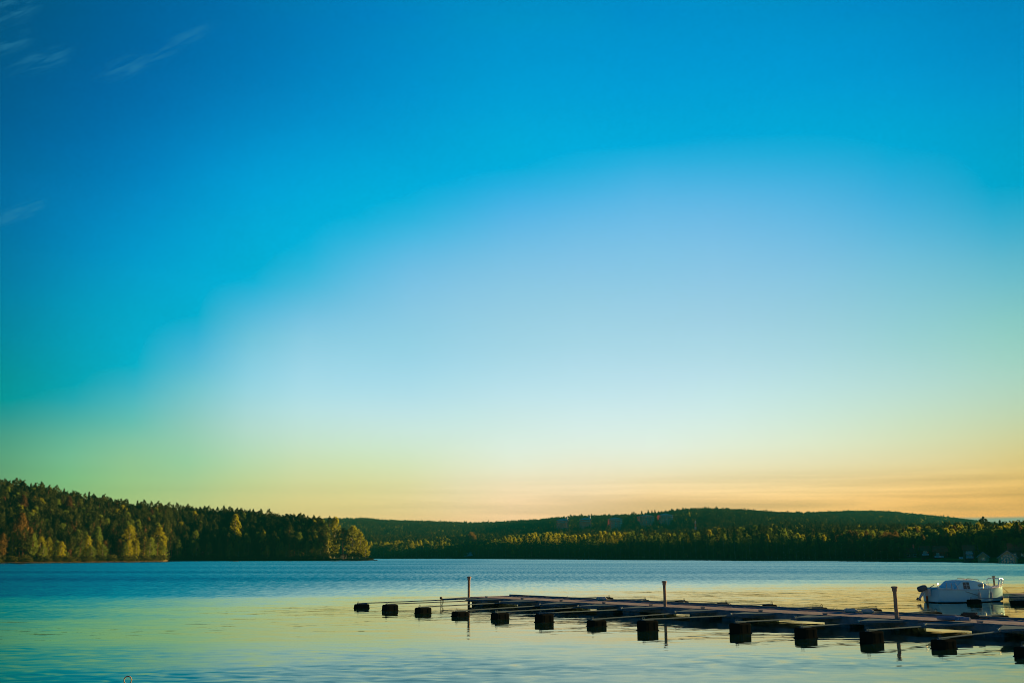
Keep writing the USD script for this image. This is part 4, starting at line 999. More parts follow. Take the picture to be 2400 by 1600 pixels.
CLEARED = [(1443, 14, 1300), (1516, 17, 1330), (1562, 16, 1330)]   # open ground before the blocks
spots_near, spots_far = [], []
gap = lambda x, y: 0.5 + 0.25 * (math.sin(x * 0.011 + 1.3 * math.sin(y * 0.006)) + math.sin(y * 0.013 + 1.7 * math.sin(x * 0.007)))
for px in np.arange(700, 2560, 4.2):
    ds, yf, ym, yr, dr = far_col(px)
    d = ds + 50
    while d < dr + 120:
        step = 6.5 + (d - ds) / 190
        d += step * fr.uniform(0.7, 1.3)
        p = px + fr.uniform(-2.1, 2.1)
        if fr.uniform() > min(1.0, 4.2 * d / 2386 * 1.0 / 7.0 * 2.2) or (1090 < p < 1110 and d < ds + 90):
            continue
        if any(abs(p - q) < w and q_d - 110 < d < q_d + 12 for q, w, q_d in CLEARED):
            continue
        x, y = ground_point(p, d)
        g = far_ground(p, d)
        lush = gap(x, y)
        t = (d - ds) / (dr - ds)
        wts = np.array([5, 5, 5, 4, 4, 1, 1, 3, 3, .4, 5, 5], float)
        if t < 0.25 or lush > 0.6:
            wts[[5, 6, 7, 8]] *= 4
        if px > 1850 and t < 0.45:
            wts[[7, 8, 9]] *= 2
        if px > 2100 and d < ds + 160:
            wts[[5, 6]] *= 2
            wts[[7, 8]] *= 2
            wts[9] *= 8
            wts[[0, 1, 2, 3, 4, 10, 11]] *= 0.25
        k = int(fr.choice(12, p=wts / wts.sum()))
        s = fr.uniform(0.58, 0.92) * (0.86 if k in (7, 8) else 1)
        if k in (0, 1, 2, 3, 4) and fr.uniform() < 0.06:
            s *= fr.uniform(1.08, 1.22)
        (spots_near if t < 0.3 else spots_far).append((x, y, g - 0.3, s, k, s * fr.uniform(1.0, 1.35)))
spots_near += [to_spot(p, d, k, h, far_ground, fr) for p, d, k, h in FAR_STUFF]
wood('shore_wood', 'mixed green wood climbing behind the trees of the far shore', spots_near, KINDS)
wood('hill_forest', 'dark conifer forest covering the far hills up to the skyline', spots_far, KINDS)

# ------------------------------------------------------------------ the floating jetty
JA = np.array([-2.56, 64.20])                  # its near left corner
JU = np.array([0.6395, -0.7688])               # along it, towards the right bank
JN = np.array([0.7688, 0.6395])                # across it, to the far side
JRZ = math.atan2(JU[1], JU[0])                 # local x runs along, local y across (to the far side)
JW, JL, DECK = 3.0, 46.0, 0.47


def jet(s, off, z=0.0):
    p = JA + JU * s + JN * off
    return np.array([p[0], p[1], z])


jr = np.random.default_rng(21)
jetty = thing('floating_jetty', 'long low floating jetty with grey plank deck running in from the right', 'jetty', (*JA, 0), JRZ)
b = MB()
x = 0.0
while x < JL - 0.05:
    wd = 0.145
    b.box((x + 0.006, 0.03, DECK - 0.045 + jr.uniform(-0.003, 0.003)), (x + wd - 0.006, JW - 0.03, DECK + jr.uniform(-0.003, 0.004)))
    x += wd
b.build('deck_plank', M['plank'], jetty, kind='stuff')
for lo, hi in (((0, -0.06, 0.17), (JL, 0.02, DECK - 0.012)), ((0, JW - 0.02, 0.17), (JL, JW + 0.06, DECK - 0.012))):
    MB().box(lo, hi).build('side_beam', M['beam'], jetty)
MB().box((-0.10, -0.06, 0.19), (-0.004, JW + 0.06, DECK + 0.004)).build('end_beam', M['beam'], jetty)
MB().box((0.3, JW - 0.16, DECK + 0.008), (JL, JW - 0.04, DECK + 0.10)).build('kerb', M['beam'], jetty)
PONTOONS = [4.44, 6.45, 11.06, 13.02, 17.58, 19.55, 25.16, 27.05, 31.65, 33.60, 38.2, 40.2]
for s0, ln, spans in [(-0.02, 1.06, [(0.06, 1.02), (1.36, JW - 0.06)])] + [(q, 1.23, [(0.06, JW - 0.06)]) for q in PONTOONS]:
    for y0, y1 in spans:
        fl = MB()
        v, f = rounded_box((s0, y0, -0.60), (s0 + ln, y1, 0.19), 0.05)
        fl.add(v, f)
        n = 4
        for i in range(n):     # upright ribs on the outer side and the ends
            xx = s0 + ln * (i + 0.5) / n
            fl.box((xx - 0.04, y0 - 0.03, -0.5), (xx + 0.04, y0 + 0.02, 0.16))
        ny = max(2, int((y1 - y0) / 0.45))
        for i in range(ny):
            yy = y0 + (y1 - y0) * (i + 0.5) / ny
            fl.box((s0 + ln - 0.02, yy - 0.04, -0.5), (s0 + ln + 0.025, yy + 0.04, 0.16))
        fl.build('pontoon', M['pontoon'], jetty)
for k in range(16):    # cross beams under the deck
    s0 = 0.9 + 2.98 * k
    MB().box((s0, 0.03, 0.20), (s0 + 0.12, JW - 0.03, 0.40)).build('cross_beam', M['beam'], jetty)
for k in range(12):
    s0 = 1.4 + 3.4 * k
    c = MB().box((s0 - 0.11, 0.10, DECK + 0.006), (s0 + 0.11, 0.13, DECK + 0.05))
    c.tube([(s0 - 0.13, 0.115, DECK + 0.075), (s0 + 0.13, 0.115, DECK + 0.075)], 0.018, 6).build('cleat', M['galv'], jetty)

# mooring poles with caps
def pole(loc, top, label, r=0.074, name='mooring_pole', group='capped poles that hold the jetty'):
    t = thing(name, label, 'pole', (loc[0], loc[1], 0), 0.0)
    MB().lathe([(r * 0.98, -1.6), (r, 0), (r, top - 0.16), (0.001, top - 0.16)], 20).build('shaft', M['pole'], t, smooth=40)
    MB().lathe([(0.001, top - 0.21), (r * 1.28, top - 0.20), (r * 1.36, top - 0.19), (r * 1.36, top - 0.055), (r * 1.2, top - 0.045), (0.001, top - 0.045)], 20).build('collar', M['pole'], t, smooth=40)
    MB().lathe([(0.001, top - 0.062), (r * 1.86, top - 0.060), (r * 1.90, top - 0.048), (r * 1.72, top - 0.012), (r * 1.2, top + 0.008), (0.001, top + 0.014)], 20).build('cap', M['pole'], t, smooth=40)
    return t


pole(jet(0.02, -0.19), 1.71, 'capped pole at the far left end of the jetty, standing in the water')
pole(jet(15.92, 0.16), 1.73, 'capped pole half way along the jetty, middle one of the jetty poles')
pole(jet(28.53, 0.16), 1.75, 'thick capped pole nearest the camera, left of the moored sailboat')

# mooring booms: a steel tube with a wedge plate at the jetty and a black float at its outer end
BOOMS = [   # float centre, jetty position, float top
    ((-8.79, 60.17), 0.25, 0.23), ((-6.81, 57.49), 2.40, 0.32), ((-4.74, 54.88), 5.60, 0.29), ((-2.62, 52.10), 9.05, 0.23),
    ((-0.58, 49.95), 12.05, 0.29), ((1.49, 47.58), 15.20, 0.37), ((3.69, 45.02), 18.72, 0.25), ((5.56, 42.36), 22.00, 0.40),
    ((9.01, 40.82), 25.32, 0.40), ((10.95, 38.58), 28.28, 0.37), ((12.66, 36.45), 31.05, 0.40), ((14.25, 34.23), 33.80, 0.30), ((15.72, 31.67), 36.70, 0.29)]
BOOM_LABELS = [
    'boom with low black float, farthest left, out beyond the end of the jetty', 'boom whose taller black float is second from the left in the row',
    'boom whose black float lies third from the left, left of the end pole', 'boom whose low black float touches the end pole in view',
    'boom whose black float shows just right of the end pole', 'boom with tall black float midway between the end pole and the middle pole',
    'boom with low wide black float, first to the left of the middle pole but one', 'boom with tall black float directly left of the middle pole reflection',
    'boom with tall black float to the right of the middle pole', 'boom whose black float stands before the bright gap under the jetty',
    'boom whose black float is just left of the nearest thick pole', 'boom whose black float lies right of the nearest thick pole, by the second bright gap',
    'boom whose black float is cut by the right edge of the picture']


def boom(root, tip, top, label, group, far=False, half=0.82):
    d = np.asarray(tip, float) - np.asarray(root[:2], float)
    L = float(np.linalg.norm(d))
    t = thing('mooring_boom', label, 'mooring boom', (root[0], root[1], 0), math.atan2(d[1], d[0]), group)
    zr = 0.37
    zt = top + 0.035
    z = lambda x: zr + (zt - zr) * x / L
    MB().tube([(1.7, 0, z(1.7)), (L * 0.4, 0, z(L * .4)), (L + 0.30, 0, z(L + .3))], 0.029, 10).build('tube', M['galv'], t, smooth=50)
    w = MB()                                                      # wedge plate that walks out from the jetty
    wl = 2.15
    P = [(0.05, -half), (wl, -0.045), (wl, 0.045), (0.05, half)]
    n = len(P)
    v = np.array([(px, py, z(px) + 0.040) for px, py in P] + [(px, py, z(px) + 0.075) for px, py in P])
    w.add(v, [(0, 3, 2), (0, 2, 1), (4, 5, 6), (4, 6, 7)] + [q for k in range(n) for q in ((k, (k + 1) % n, n + (k + 1) % n), (k, n + (k + 1) % n, n + k))])
    w.build('wedge_plate', M['galv'], t)
    for sgn in (-1, 1):
        MB().tube([(0.0, sgn * (half - 0.02), zr + 0.01), (wl, sgn * 0.04, z(wl) + 0.01)], 0.022, 8).build('side_strut', M['galv'], t, smooth=50)
    hx, hy = 0.40, 0.26
    f = MB()
    v, fc = rounded_box((L - hx, -hy, -0.42), (L + hx, hy, top), 0.075)
    f.add(v, fc)
    f.box((L - hx - 0.006, -hy - 0.006, 0.0), (L + hx + 0.006, hy + 0.006, 0.025))     # moulded bands
    for xx in (L - 0.17, L + 0.19):
        f.box((xx - 0.022, -hy - 0.008, -0.3), (xx + 0.022, hy + 0.008, top - 0.06))
    f.build('float', M['black'], t, smooth=35)
    MB().box((L - 0.33, -0.055, top - 0.004), (L + 0.31, 0.055, top + 0.012)).build('saddle', M['galv'], t)
    MB().tube([(L + 0.23, -0.05, top), (L + 0.23, -0.05, top + 0.12), (L + 0.23, -0.03, top + 0.145), (L + 0.23, 0.03, top + 0.145), (L + 0.23, 0.05, top + 0.12), (L + 0.23, 0.05, top)], 0.011, 6).build('hoop', M['galv'] if not far else M['black'], t)
    if True:
        cx = wl + 0.1
        MB().box((cx - 0.05, -0.012, z(cx) + 0.03), (cx - 0.03, 0.012, z(cx) + 0.10)).tube([(cx - 0.04, -0.05, z(cx) + 0.105), (cx - 0.04, 0.05, z(cx) + 0.105)], 0.014, 6).build('cleat', M['steel'], t)
    return t


for (tip, s, top), lab in zip(BOOMS, BOOM_LABELS):
    boom(jet(s, -0.08), tip, top, lab, 'mooring booms on the near side of the jetty')
FAR_LABELS = ['boom on the far side of the jetty, first from its left end', 'boom behind the jetty deck, second from the left end', 'boom behind the jetty deck, its low float just left of the middle pole',
              'boom behind the jetty deck, its float just right of the middle pole', 'boom behind the jetty deck, two berths right of the middle pole', 'boom behind the jetty deck, half way between the two right poles',
              'boom behind the jetty deck, left of the pale fenders', 'boom behind the jetty deck beside the nearest thick pole', 'boom behind the jetty deck in front of the sailboat reflection']
for k, lab in enumerate(FAR_LABELS):
    s = 3.15 + 3.2 * k
    boom(jet(s, JW + 0.08), (jet(s, JW + 5.8))[:2], (0.30, 0.26, 0.30, 0.28, 0.31, 0.28, 0.32, 0.31, 0.28)[k], lab, 'mooring booms on the far side of the jetty', far=True)

# small things on the jetty
def fender(loc, rz, label, lying=True, hang=None, r=0.10, ln=0.55, group=None):
    t = thing('fender', label, 'fender', loc, rz, group)
    prof = [(0.001, -ln / 2), (r * 0.6, -ln / 2 + 0.02), (r, -ln / 2 + 0.10), (r, ln / 2 - 0.10), (r * 0.6, ln / 2 - 0.02), (0.03, ln / 2), (0.03, ln / 2 + 0.06), (0.001, ln / 2 + 0.06)]
    b = MB().lathe(prof, 14)
    if lying:
        b.move(trimesh.transformations.rotation_matrix(math.pi / 2, [0, 1, 0]))
    b.build('body', M['fender'], t, smooth=40)
    if hang:
        MB().tube([(0, 0, ln / 2 + 0.04), (0, 0.03, ln / 2 + hang)], 0.012, 6).build('rope', M['rope'], t)
    return t


fender(jet(8.9, JW - 0.40, DECK + 0.105), JRZ, 'white fender lying on the deck between the end pole and the middle pole', r=0.10, ln=0.8)
fender(jet(24.9, JW - 0.40, DECK + 0.095), JRZ, 'left one of two pale fenders on the deck left of the nearest thick pole', r=0.09, ln=0.65)
fender(jet(25.75, JW - 0.40, DECK + 0.095), JRZ, 'right one of two pale fenders on the deck left of the nearest thick pole', r=0.09, ln=0.6)
t = thing('cover_roll', 'rolled blue cover lying on the deck right of the nearest thick pole', 'cover', jet(30.9, 0.30, DECK), JRZ)
c = MB()
for k in range(5):
    c.tube([(-0.7 + 0.02 * k, 0.02 * k, 0.10 + 0.01 * math.sin(k)), (0, 0.02 * k + 0.01, 0.115), (0.62 - 0.03 * k, 0.015 * k, 0.10)], [0.07, 0.10, 0.075], 10)
c.build('roll', M['canvas'], t, smooth=50)
t = thing('rope_coil', 'dark heap of rope on the far deck edge below the sailboat', 'rope', jet(30.4, JW - 0.45, DECK + 0.01), JRZ)
c = MB()
for k in range(7):
    th = np.linspace(0, 2 * np.pi, 15)
    rr = 0.24 - 0.012 * k
    c.tube(np.c_[rr * 1.7 * np.cos(th) + jr.normal(0, 0.02), rr * np.sin(th), 0.03 + 0.028 * k + 0.02 * np.sin(th * 2 + k)], 0.020, 6, cap=False)
c.build('coil', M['rope'], t, smooth=60)
MB().tube([(0.3, 0, 0.05), (0.55, 0.05, 0.03), (0.85, -0.06, 0.03)], 0.02, 6).build('tail', M['rope'], t, smooth=60)
t = thing('boat_hook', 'thin pole lying on the wedge plate below the sailboat, lit by the sun', 'boat hook', jet(30.6, -0.30, 0.43), JRZ + 0.35)
MB().tube([(-0.75, -0.30, 0.02), (0.55, 0.12, 0.10)], 0.018, 8).build('shaft', M['varnish'], t, smooth=50)
MB().tube([(0.55, 0.12, 0.10), (0.66, 0.16, 0.12), (0.66, 0.19, 0.17)], 0.012, 6).build('hook', M['steel'], t, smooth=50)
t = thing('hanging_chain', 'thin stake with a chain hanging to the water from the farthest boom', 'chain', (-4.35, 62.75, 0), 0.0)
MB().tube([(0, 0, -0.5), (0.01, 0, 0.44)], 0.022, 8).build('stake', M['rope'], t, smooth=50)
v = trimesh.creation.icosphere(2, 0.075)
MB().add(v.vertices + [0.01, 0, 0.47], v.faces).build('knob', M['rope'], t, smooth=True)
c = MB()
for k in range(11):
    th = np.linspace(0, 2 * np.pi, 9)
    ring = np.c_[0.028 * np.cos(th), np.zeros(9), 0.045 * np.sin(th)]
    if k % 2:
        ring = ring[:, [1, 0, 2]]
    c.tube(ring + [0.09 + 0.05 * math.sin(k * 0.5), 0, 0.40 - 0.05 * k], 0.012, 5, cap=False)
c.build('chain', M['rope'], t)
t = thing('ring_stake', 'steel stake with an open ring, bottom left close to the camera', 'mooring ring', (*ground_point(322, 17.0), 0), 0.0)
RZ = height_seen(322, 1592, 17.0)
th = np.linspace(0, 2 * np.pi, 25)
MB().tube(np.c_[0.057 * np.cos(th), 0 * th, RZ + 0.057 * np.sin(th)], 0.009, 8, cap=False).build('ring', M['pole'], t, smooth=50)
MB().tube([(0, 0, -0.8), (0, 0, RZ - 0.062)], 0.014, 8).build('shaft', M['pole'], t, smooth=50)

# ------------------------------------------------------------------ the moored sailboat (bow to the right)
BX, BY, BH = 27.35, 67.1, math.atan2(0.34, 0.94)
boat = thing('sailboat', 'small white sailboat without mast, moored bow in at the far right, outboard tilted up', 'sailboat', (BX, BY, 0), BH)
st = np.array([   # x, half beam at the sheer, sheer height, half beam at the waterline, keel depth
    (0.00, 0.78, 0.84, 0.62, 0.10), (0.5, 0.90, 0.83, 0.78, 0.22), (1.3, 1.03, 0.82, 0.92, 0.33), (2.3, 1.11, 0.82, 0.99, 0.38),
    (3.3, 1.08, 0.84, 0.93, 0.36), (4.3, 0.90, 0.88, 0.68, 0.28), (5.1, 0.62, 0.93, 0.36, 0.16), (5.7, 0.32, 0.98, 0.10, 0.02), (6.05, 0.07, 1.02, 0.012, -0.40)])


def station(row, n=9):
    x, bs, zs, bw, dk = row
    z = np.concatenate([[-dk], np.linspace(-dk * 0.55, 0.06, 3), np.linspace(0.06, zs, n - 3)[1:]])
    z[1] = -dk * 0.7
    y = []
    for q in z:
        if q < 0.06:
            t = (q + dk) / (0.06 + dk)
            y.append(bw * max(t, 0) ** 0.45)
        else:
            t = (q - 0.06) / max(zs - 0.06, 1e-6)
            y.append(bw + (bs - bw) * (t ** 0.75))
    return np.array([(x - 0.10 * (0.06 - q if x < 0.1 else 0) + (0.0 if x < 5.9 else 0), yy, q) for q, yy in zip(z, y)])


from scipy.interpolate import CubicSpline
xs = np.linspace(0, 6.05, 26)
rows = np.c_[xs, *[np.maximum(CubicSpline(st[:, 0], st[:, k])(xs), (0, 0.05, 0.5, 0.006, -0.45)[k]) for k in range(1, 5)]]
S = [station(r) for r in rows]
n = len(S[0])
hullv = np.vstack([np.vstack([s, s * [1, -1, 1]]) for s in S])
hf, bf = [], []
for i in range(len(S) - 1):
    for k in range(n - 1):
        for side in (0, 1):
            a, c = i * 2 * n + side * n + k, (i + 1) * 2 * n + side * n + k
            q = (a, c, c + 1, a + 1) if side else (a, a + 1, c + 1, c)
            (bf if k < 3 else hf).append(q)
for k in range(n - 1):          # transom and stem
    (bf if k < 3 else hf).append((k, n + k, n + k + 1, k + 1))
    e = (len(S) - 1) * 2 * n
    hf.append((e + k, e + k + 1, e + n + k + 1, e + n + k))
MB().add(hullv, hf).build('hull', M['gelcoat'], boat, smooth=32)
MB().add(hullv, bf).build('bottom', M['antifoul'], boat, smooth=40)
v, f = [], []
for s in S:
    v += [s[-1] + [0, -0.015, 0.0], s[-1] * [1, -1, 1] + [0, 0.015, 0.0], s[-1] * [1, 0, 1] + [0, 0, 0.035]]
for i in range(len(S) - 1):
    a, c = 3 * i, 3 * i + 3
    f += [(a, c, c + 2, a + 2), (a + 2, c + 2, c + 1, a + 1)]
MB().add(v, f).build('deck', M['deckpaint'], boat, smooth=30)
for sgn in (1, -1):
    MB().tube([s[-1] * [1, sgn, 1] + [0, 0, 0.005] for s in S[:-1]], 0.024, 6).build('rub_rail', M['enginegrey'], boat, smooth=50)
# cabin: outline of its side (x, z) with a half width that narrows upwards
side = [(1.25, 0.80), (1.42, 0.92), (1.58, 1.08), (1.78, 1.27), (1.95, 1.36), (2.30, 1.40), (2.70, 1.40), (3.15, 1.37), (3.60, 1.31), (3.95, 1.23), (4.10, 1.12), (4.25, 1.00), (4.66, 0.89)]
v, f = [], []
for x, z in side:
    zb = float(np.interp(x, st[:, 0], st[:, 2])) + 0.01
    hb = float(np.interp(x, st[:, 0], st[:, 1])) * 0.80
    z = max(z, zb + 0.004)
    sh = hb - 0.22 * (z - zb)
    v += [(x, hb, zb), (x, sh, zb + (z - zb) * 0.88), (x, sh * 0.90, z), (x, 0, z + 0.04 * (z > zb + 0.05)), (x, -sh * 0.90, z), (x, -sh, zb + (z - zb) * 0.88), (x, -hb, zb)]
for i in range(len(side) - 1):
    for k in range(6):
        a, c = 7 * i + k, 7 * i + 7 + k
        f.append((a, a + 1, c + 1, c))
f += [(0, 6, 5, 1), (1, 5, 4, 2)]
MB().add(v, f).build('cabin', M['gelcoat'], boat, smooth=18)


def cab_y(x, z):
    zt = float(np.interp(x, [p[0] for p in side], [p[1] for p in side]))
    zb = float(np.interp(x, st[:, 0], st[:, 2])) + 0.01
    hb = float(np.interp(x, st[:, 0], st[:, 1])) * 0.80
    return hb - 0.22 * (zt - zb) * min(1, (z - zb) / max(0.88 * (zt - zb), 1e-6))


def cab_panel(outline, name, material, proud=0.012, parent=None):
    for sgn in (-1, 1):
        m = len(outline)
        a = [(x, sgn * (cab_y(x, z) + proud), z) for x, z in outline]
        c = [(x, sgn * (cab_y(x, z) - 0.02), z) for x, z in outline]
        ff = [(0, k, k + 1) for k in range(1, m - 1)] + [q for k in range(m) for q in ((k, (k + 1) % m, m + (k + 1) % m), (k, m + (k + 1) % m, m + k))]
        MB().add(a + c, ff).build(name, material, boat)


cab_panel([(1.98, 0.86), (2.52, 0.86), (2.52, 1.29), (2.04, 1.29)], 'brown_window', M['brownglass'])
cab_panel([(2.24, 0.885), (2.27, 0.885), (2.27, 1.27), (2.24, 1.27)], 'window_bar', M['white'], 0.022)
cab_panel([(2.06, 1.08), (2.48, 1.08), (2.48, 1.10), (2.06, 1.10)], 'window_bar', M['white'], 0.020)
th = np.linspace(0, 2 * np.pi, 16, endpoint=False)
cab_panel([(3.60 + 0.36 * np.sign(math.cos(q)) * abs(math.cos(q)) ** 0.6, 1.075 + 0.095 * np.sign(math.sin(q)) * abs(math.sin(q)) ** 0.6) for q in th], 'oval_window', M['glass'])
cab_panel([(3.62, 1.035), (3.92, 1.035), (3.92, 1.055), (3.62, 1.055)], 'window_sill', M['white'], 0.02)
MB().box((2.75, -0.32, 1.40), (3.35, 0.32, 1.45)).build('hatch', M['deckpaint'], boat)
MB().tube([(2.7, -0.42, 1.46), (2.8, -0.42, 1.52), (3.7, -0.38, 1.44), (3.8, -0.38, 1.35)], 0.016, 6).build('grab_rail', M['varnish'], boat, smooth=50)
MB().tube([(2.7, 0.42, 1.46), (2.8, 0.42, 1.52), (3.7, 0.38, 1.44), (3.8, 0.38, 1.35)], 0.016, 6).build('grab_rail', M['varnish'], boat, smooth=50)
# cockpit coamings and rudder
for sgn in (-1, 1):
    MB().box((0.12, sgn * 0.66 - 0.05, 0.84), (1.30, sgn * 0.66 + 0.05, 0.95)).build('coaming', M['gelcoat'], boat)
MB().box((-0.20, 0.16, -0.35), (-0.05, 0.20, 0.80)).build('rudder', M['varnish'], boat)
# rails
MB().tube([(0.02, -0.72, 0.84), (0.0, -0.72, 1.14), (0.02, -0.66, 1.26), (0.16, -0.62, 1.24), (0.20, -0.70, 0.84)], 0.022, 6).build('stern_rail', M['steel'], boat, smooth=60)
MB().tube([(1.05, -0.92, 0.83), (1.06, -0.92, 1.10), (1.16, -0.92, 1.25), (1.28, -0.92, 1.24), (1.42, -0.93, 0.98), (1.46, -0.94, 0.83)], 0.022, 6).build('side_rail', M['steel'], boat, smooth=60)
for x, h in ((0.60, 1.28), (1.00, 1.26)):
    MB().tube([(x, -0.86, 0.83), (x, -0.86, h)], 0.026, 7).build('stanchion', M['fender'], boat, smooth=60)
for x in (3.62, 4.10):
    MB().tube([(x, -0.88, 0.86), (x, -0.86, 1.30)], 0.013, 6).build('stanchion', M['steel'], boat, smooth=60)
MB().tube([(5.30, -0.52, 0.96), (5.35, -0.50, 1.42), (5.45, -0.46, 1.50), (5.95, -0.16, 1.48), (6.12, 0.0, 1.48), (5.95, 0.16, 1.48), (5.45, 0.46, 1.50), (5.35, 0.50, 1.42), (5.30, 0.52, 0.96)], 0.028, 7).build('bow_rail', M['steel'], boat, smooth=60)
MB().tube([(5.86, -0.14, 1.0), (6.08, -0.06, 1.47)], 0.026, 7).tube([(5.86, 0.14, 1.0), (6.08, 0.06, 1.47)], 0.026, 7).build('bow_rail_leg', M['steel'], boat, smooth=60)
MB().tube([(6.10, -0.03, 1.48), (6.24, 0.0, 1.40), (6.20, 0.0, 1.16), (6.02, 0.0, 1.10)], 0.024, 7).build('bow_step', M['steel'], boat, smooth=60)
for x, z in ((0.85, 0.88), (4.9, 0.95), (5.6, 1.0)):
    MB().box((x - 0.07, -0.60 * (6.05 - x) / 5.2 - 0.02, z), (x + 0.07, -0.60 * (6.05 - x) / 5.2 + 0.02, z + 0.06)).build('deck_cleat', M['steel'], boat)
# outboard, tilted up over the stern
ob = UsdGeom.Xform.Define(stage, boat.GetPath().pathString + '/outboard')
obp = ob.GetPrim()
OB = np.diag([1.15, 1.1, 1.15, 1.0]); OB[2, 3] = -0.13
v, f = rounded_box((-0.60, -0.17, 0.84), (-0.06, 0.17, 1.14), 0.10, 3)
v = v @ np.array([[math.cos(0.25), 0, math.sin(0.25)], [0, 1, 0], [-math.sin(0.25), 0, math.cos(0.25)]]) + [0.02, 0, 0.02]
MB().add(v, f).move(OB).build('cowl', M['engine'], obp, smooth=40)
MB().tube([(-0.36, 0, 0.86), (-0.55, 0, 0.62), (-0.80, 0, 0.33)], [0.105, 0.085, 0.060], 10).move(OB).build('leg', M['enginegrey'], obp, smooth=50)
MB().tube([(-0.72, 0, 0.27), (-0.98, 0, 0.29)], [0.055, 0.030], 10).move(OB).build('gear_case', M['engine'], obp, smooth=50)
p = MB()
for k in range(3):
    a = k * 2.094
    o = np.array([-0.97, 0, 0.29])
    e = np.array([0.04, math.cos(a), math.sin(a)]) * [1, 0.12, 0.12]
    s = np.array([0.05, -math.sin(a) * 0.05, math.cos(a) * 0.05])
    p.add([o, o + e - s, o + e * 1.1, o + e + s, o + [-0.015, 0, 0]], [(0, 1, 2), (0, 2, 3), (4, 2, 1), (4, 3, 2)])
p.move(OB).build('propeller', M['engine'], obp)
MB().box((-0.26, -0.11, 0.42), (-0.03, 0.11, 0.88)).build('bracket', M['enginegrey'], obp)
MB().tube([(-0.58, -0.05, 0.98), (-0.68, -0.05, 0.93), (-0.66, -0.05, 0.80), (-0.56, -0.05, 0.80)], 0.016, 6).move(OB).build('carry_handle', M['engine'], obp, smooth=60)
MB().tube([(-0.08, -0.05, 0.92), (0.22, -0.12, 1.08)], 0.022, 7).move(OB).build('tiller', M['engine'], obp, smooth=60)
# folded mast gear and sail bundles on the fore deck
r5 = np.random.default_rng(3)
for k, (x0, x1, y, z, rr) in enumerate([(3.95, 4.55, -0.12, 1.16, 0.10), (4.25, 4.95, 0.05, 1.06, 0.11), (4.55, 5.05, -0.16, 1.02, 0.08)]):
    pts = np.c_[np.linspace(x0, x1, 6), y + r5.normal(0, 0.015, 6), z - (np.linspace(0, 1, 6)) * 0.10 + r5.normal(0, 0.008, 6)]
    MB().tube(pts, [0.04, rr, rr * 1.1, rr * 0.9, rr, 0.05], 9).build('sail_bundle', M['deckpaint'], boat, smooth=50)
MB().tube([(1.55, -1.00, 0.80), (2.1, -1.10, 0.66), (2.9, -1.14, 0.44), (3.05, -1.13, 0.40)], 0.016, 6).build('side_line', M['rope'], boat, smooth=60)
RZB = np.array([[math.cos(BH), -math.sin(BH)], [math.sin(BH), math.cos(BH)]])


def on_boat(x, y):
    q = RZB @ np.array([x, y])
    return BX + q[0], BY + q[1]


for x, lab in ((2.92, 'left one of two fenders hanging on the side of the white sailboat'), (4.05, 'right one of two fenders hanging on the side of the white sailboat')):
    hb = float(np.interp(x, st[:, 0], st[:, 1]))
    qx, qy = on_boat(x, -hb - 0.10)
    fender((qx, qy, 0.42), BH, lab, lying=False, hang=0.17, r=0.09, ln=0.50, group='fenders on the sailboat')
t = thing('mooring_line', 'slack bow line from the sailboat down to the right-hand jetty', 'rope', (*on_boat(6.0, 0.0), 0), BH)
MB().tube([(0.02, 0, 1.0), (0.25, -0.05, 0.78), (0.50, -0.10, 0.55)], 0.014, 6).build('line', M['rope'], t, smooth=60)

# ------------------------------------------------------------------ the second jetty, behind the bow, and its booms
K0 = np.array([33.55, 69.9]); KU = np.array([0.25, -0.968]); KN = np.array([0.968, 0.25]); KRZ = math.atan2(KU[1], KU[0])
t = thing('far_jetty', 'second floating jetty at the right edge behind the bow of the sailboat', 'jetty', (*K0, -0.07), KRZ)
b = MB()
for k in range(110):
    b.box((0.145 * k + 0.006, 0.03, 0.50), (0.145 * k + 0.139, 2.5, 0.545 + jr.uniform(-.003, .003)))
b.build('deck_plank', M['plank'], t, kind='stuff')
MB().box((0, -0.05, 0.24), (16, 0.02, 0.53)).build('side_beam', M['beam'], t)
MB().box((0, 2.51, 0.24), (16, 2.58, 0.53)).build('side_beam', M['beam'], t)
MB().box((-0.1, -0.05, 0.26), (-0.004, 2.58, 0.55)).build('end_beam', M['beam'], t)
MB().box((1.0, 2.3, 0.553), (16, 2.42, 0.63)).build('kerb', M['beam'], t)
for k in range(5):
    v, f = rounded_box((0.2 + 3.1 * k, 0.08, -0.5), (1.5 + 3.1 * k, 2.45, 0.23), 0.06)
    MB().add(v, f).build('pontoon', M['pontoon'], t)
pole(np.array([33.55, 71.25]), 1.60, 'slim capped pole rising behind the bow of the sailboat', r=0.062)


def boom2(root, tip, top, label):
    return boom((*root, 0), tip, top, label, 'booms of the right-hand jetty', half=0.8)


e1 = K0 + KU * 2.7
boom2(e1, (29.45, 65.5), 0.26, 'boom whose black float lies against the side of the white sailboat')
e2 = K0 + KU * 5.2
boom2(e2, (31.3, 63.6), 0.28, 'boom whose black float lies at the right edge below the sailboat bow')

# ------------------------------------------------------------------ buildings
def at_far(px, d, ground=far_ground):
    x, y = ground_point(px, d)
    return x, y, ground(px, d)


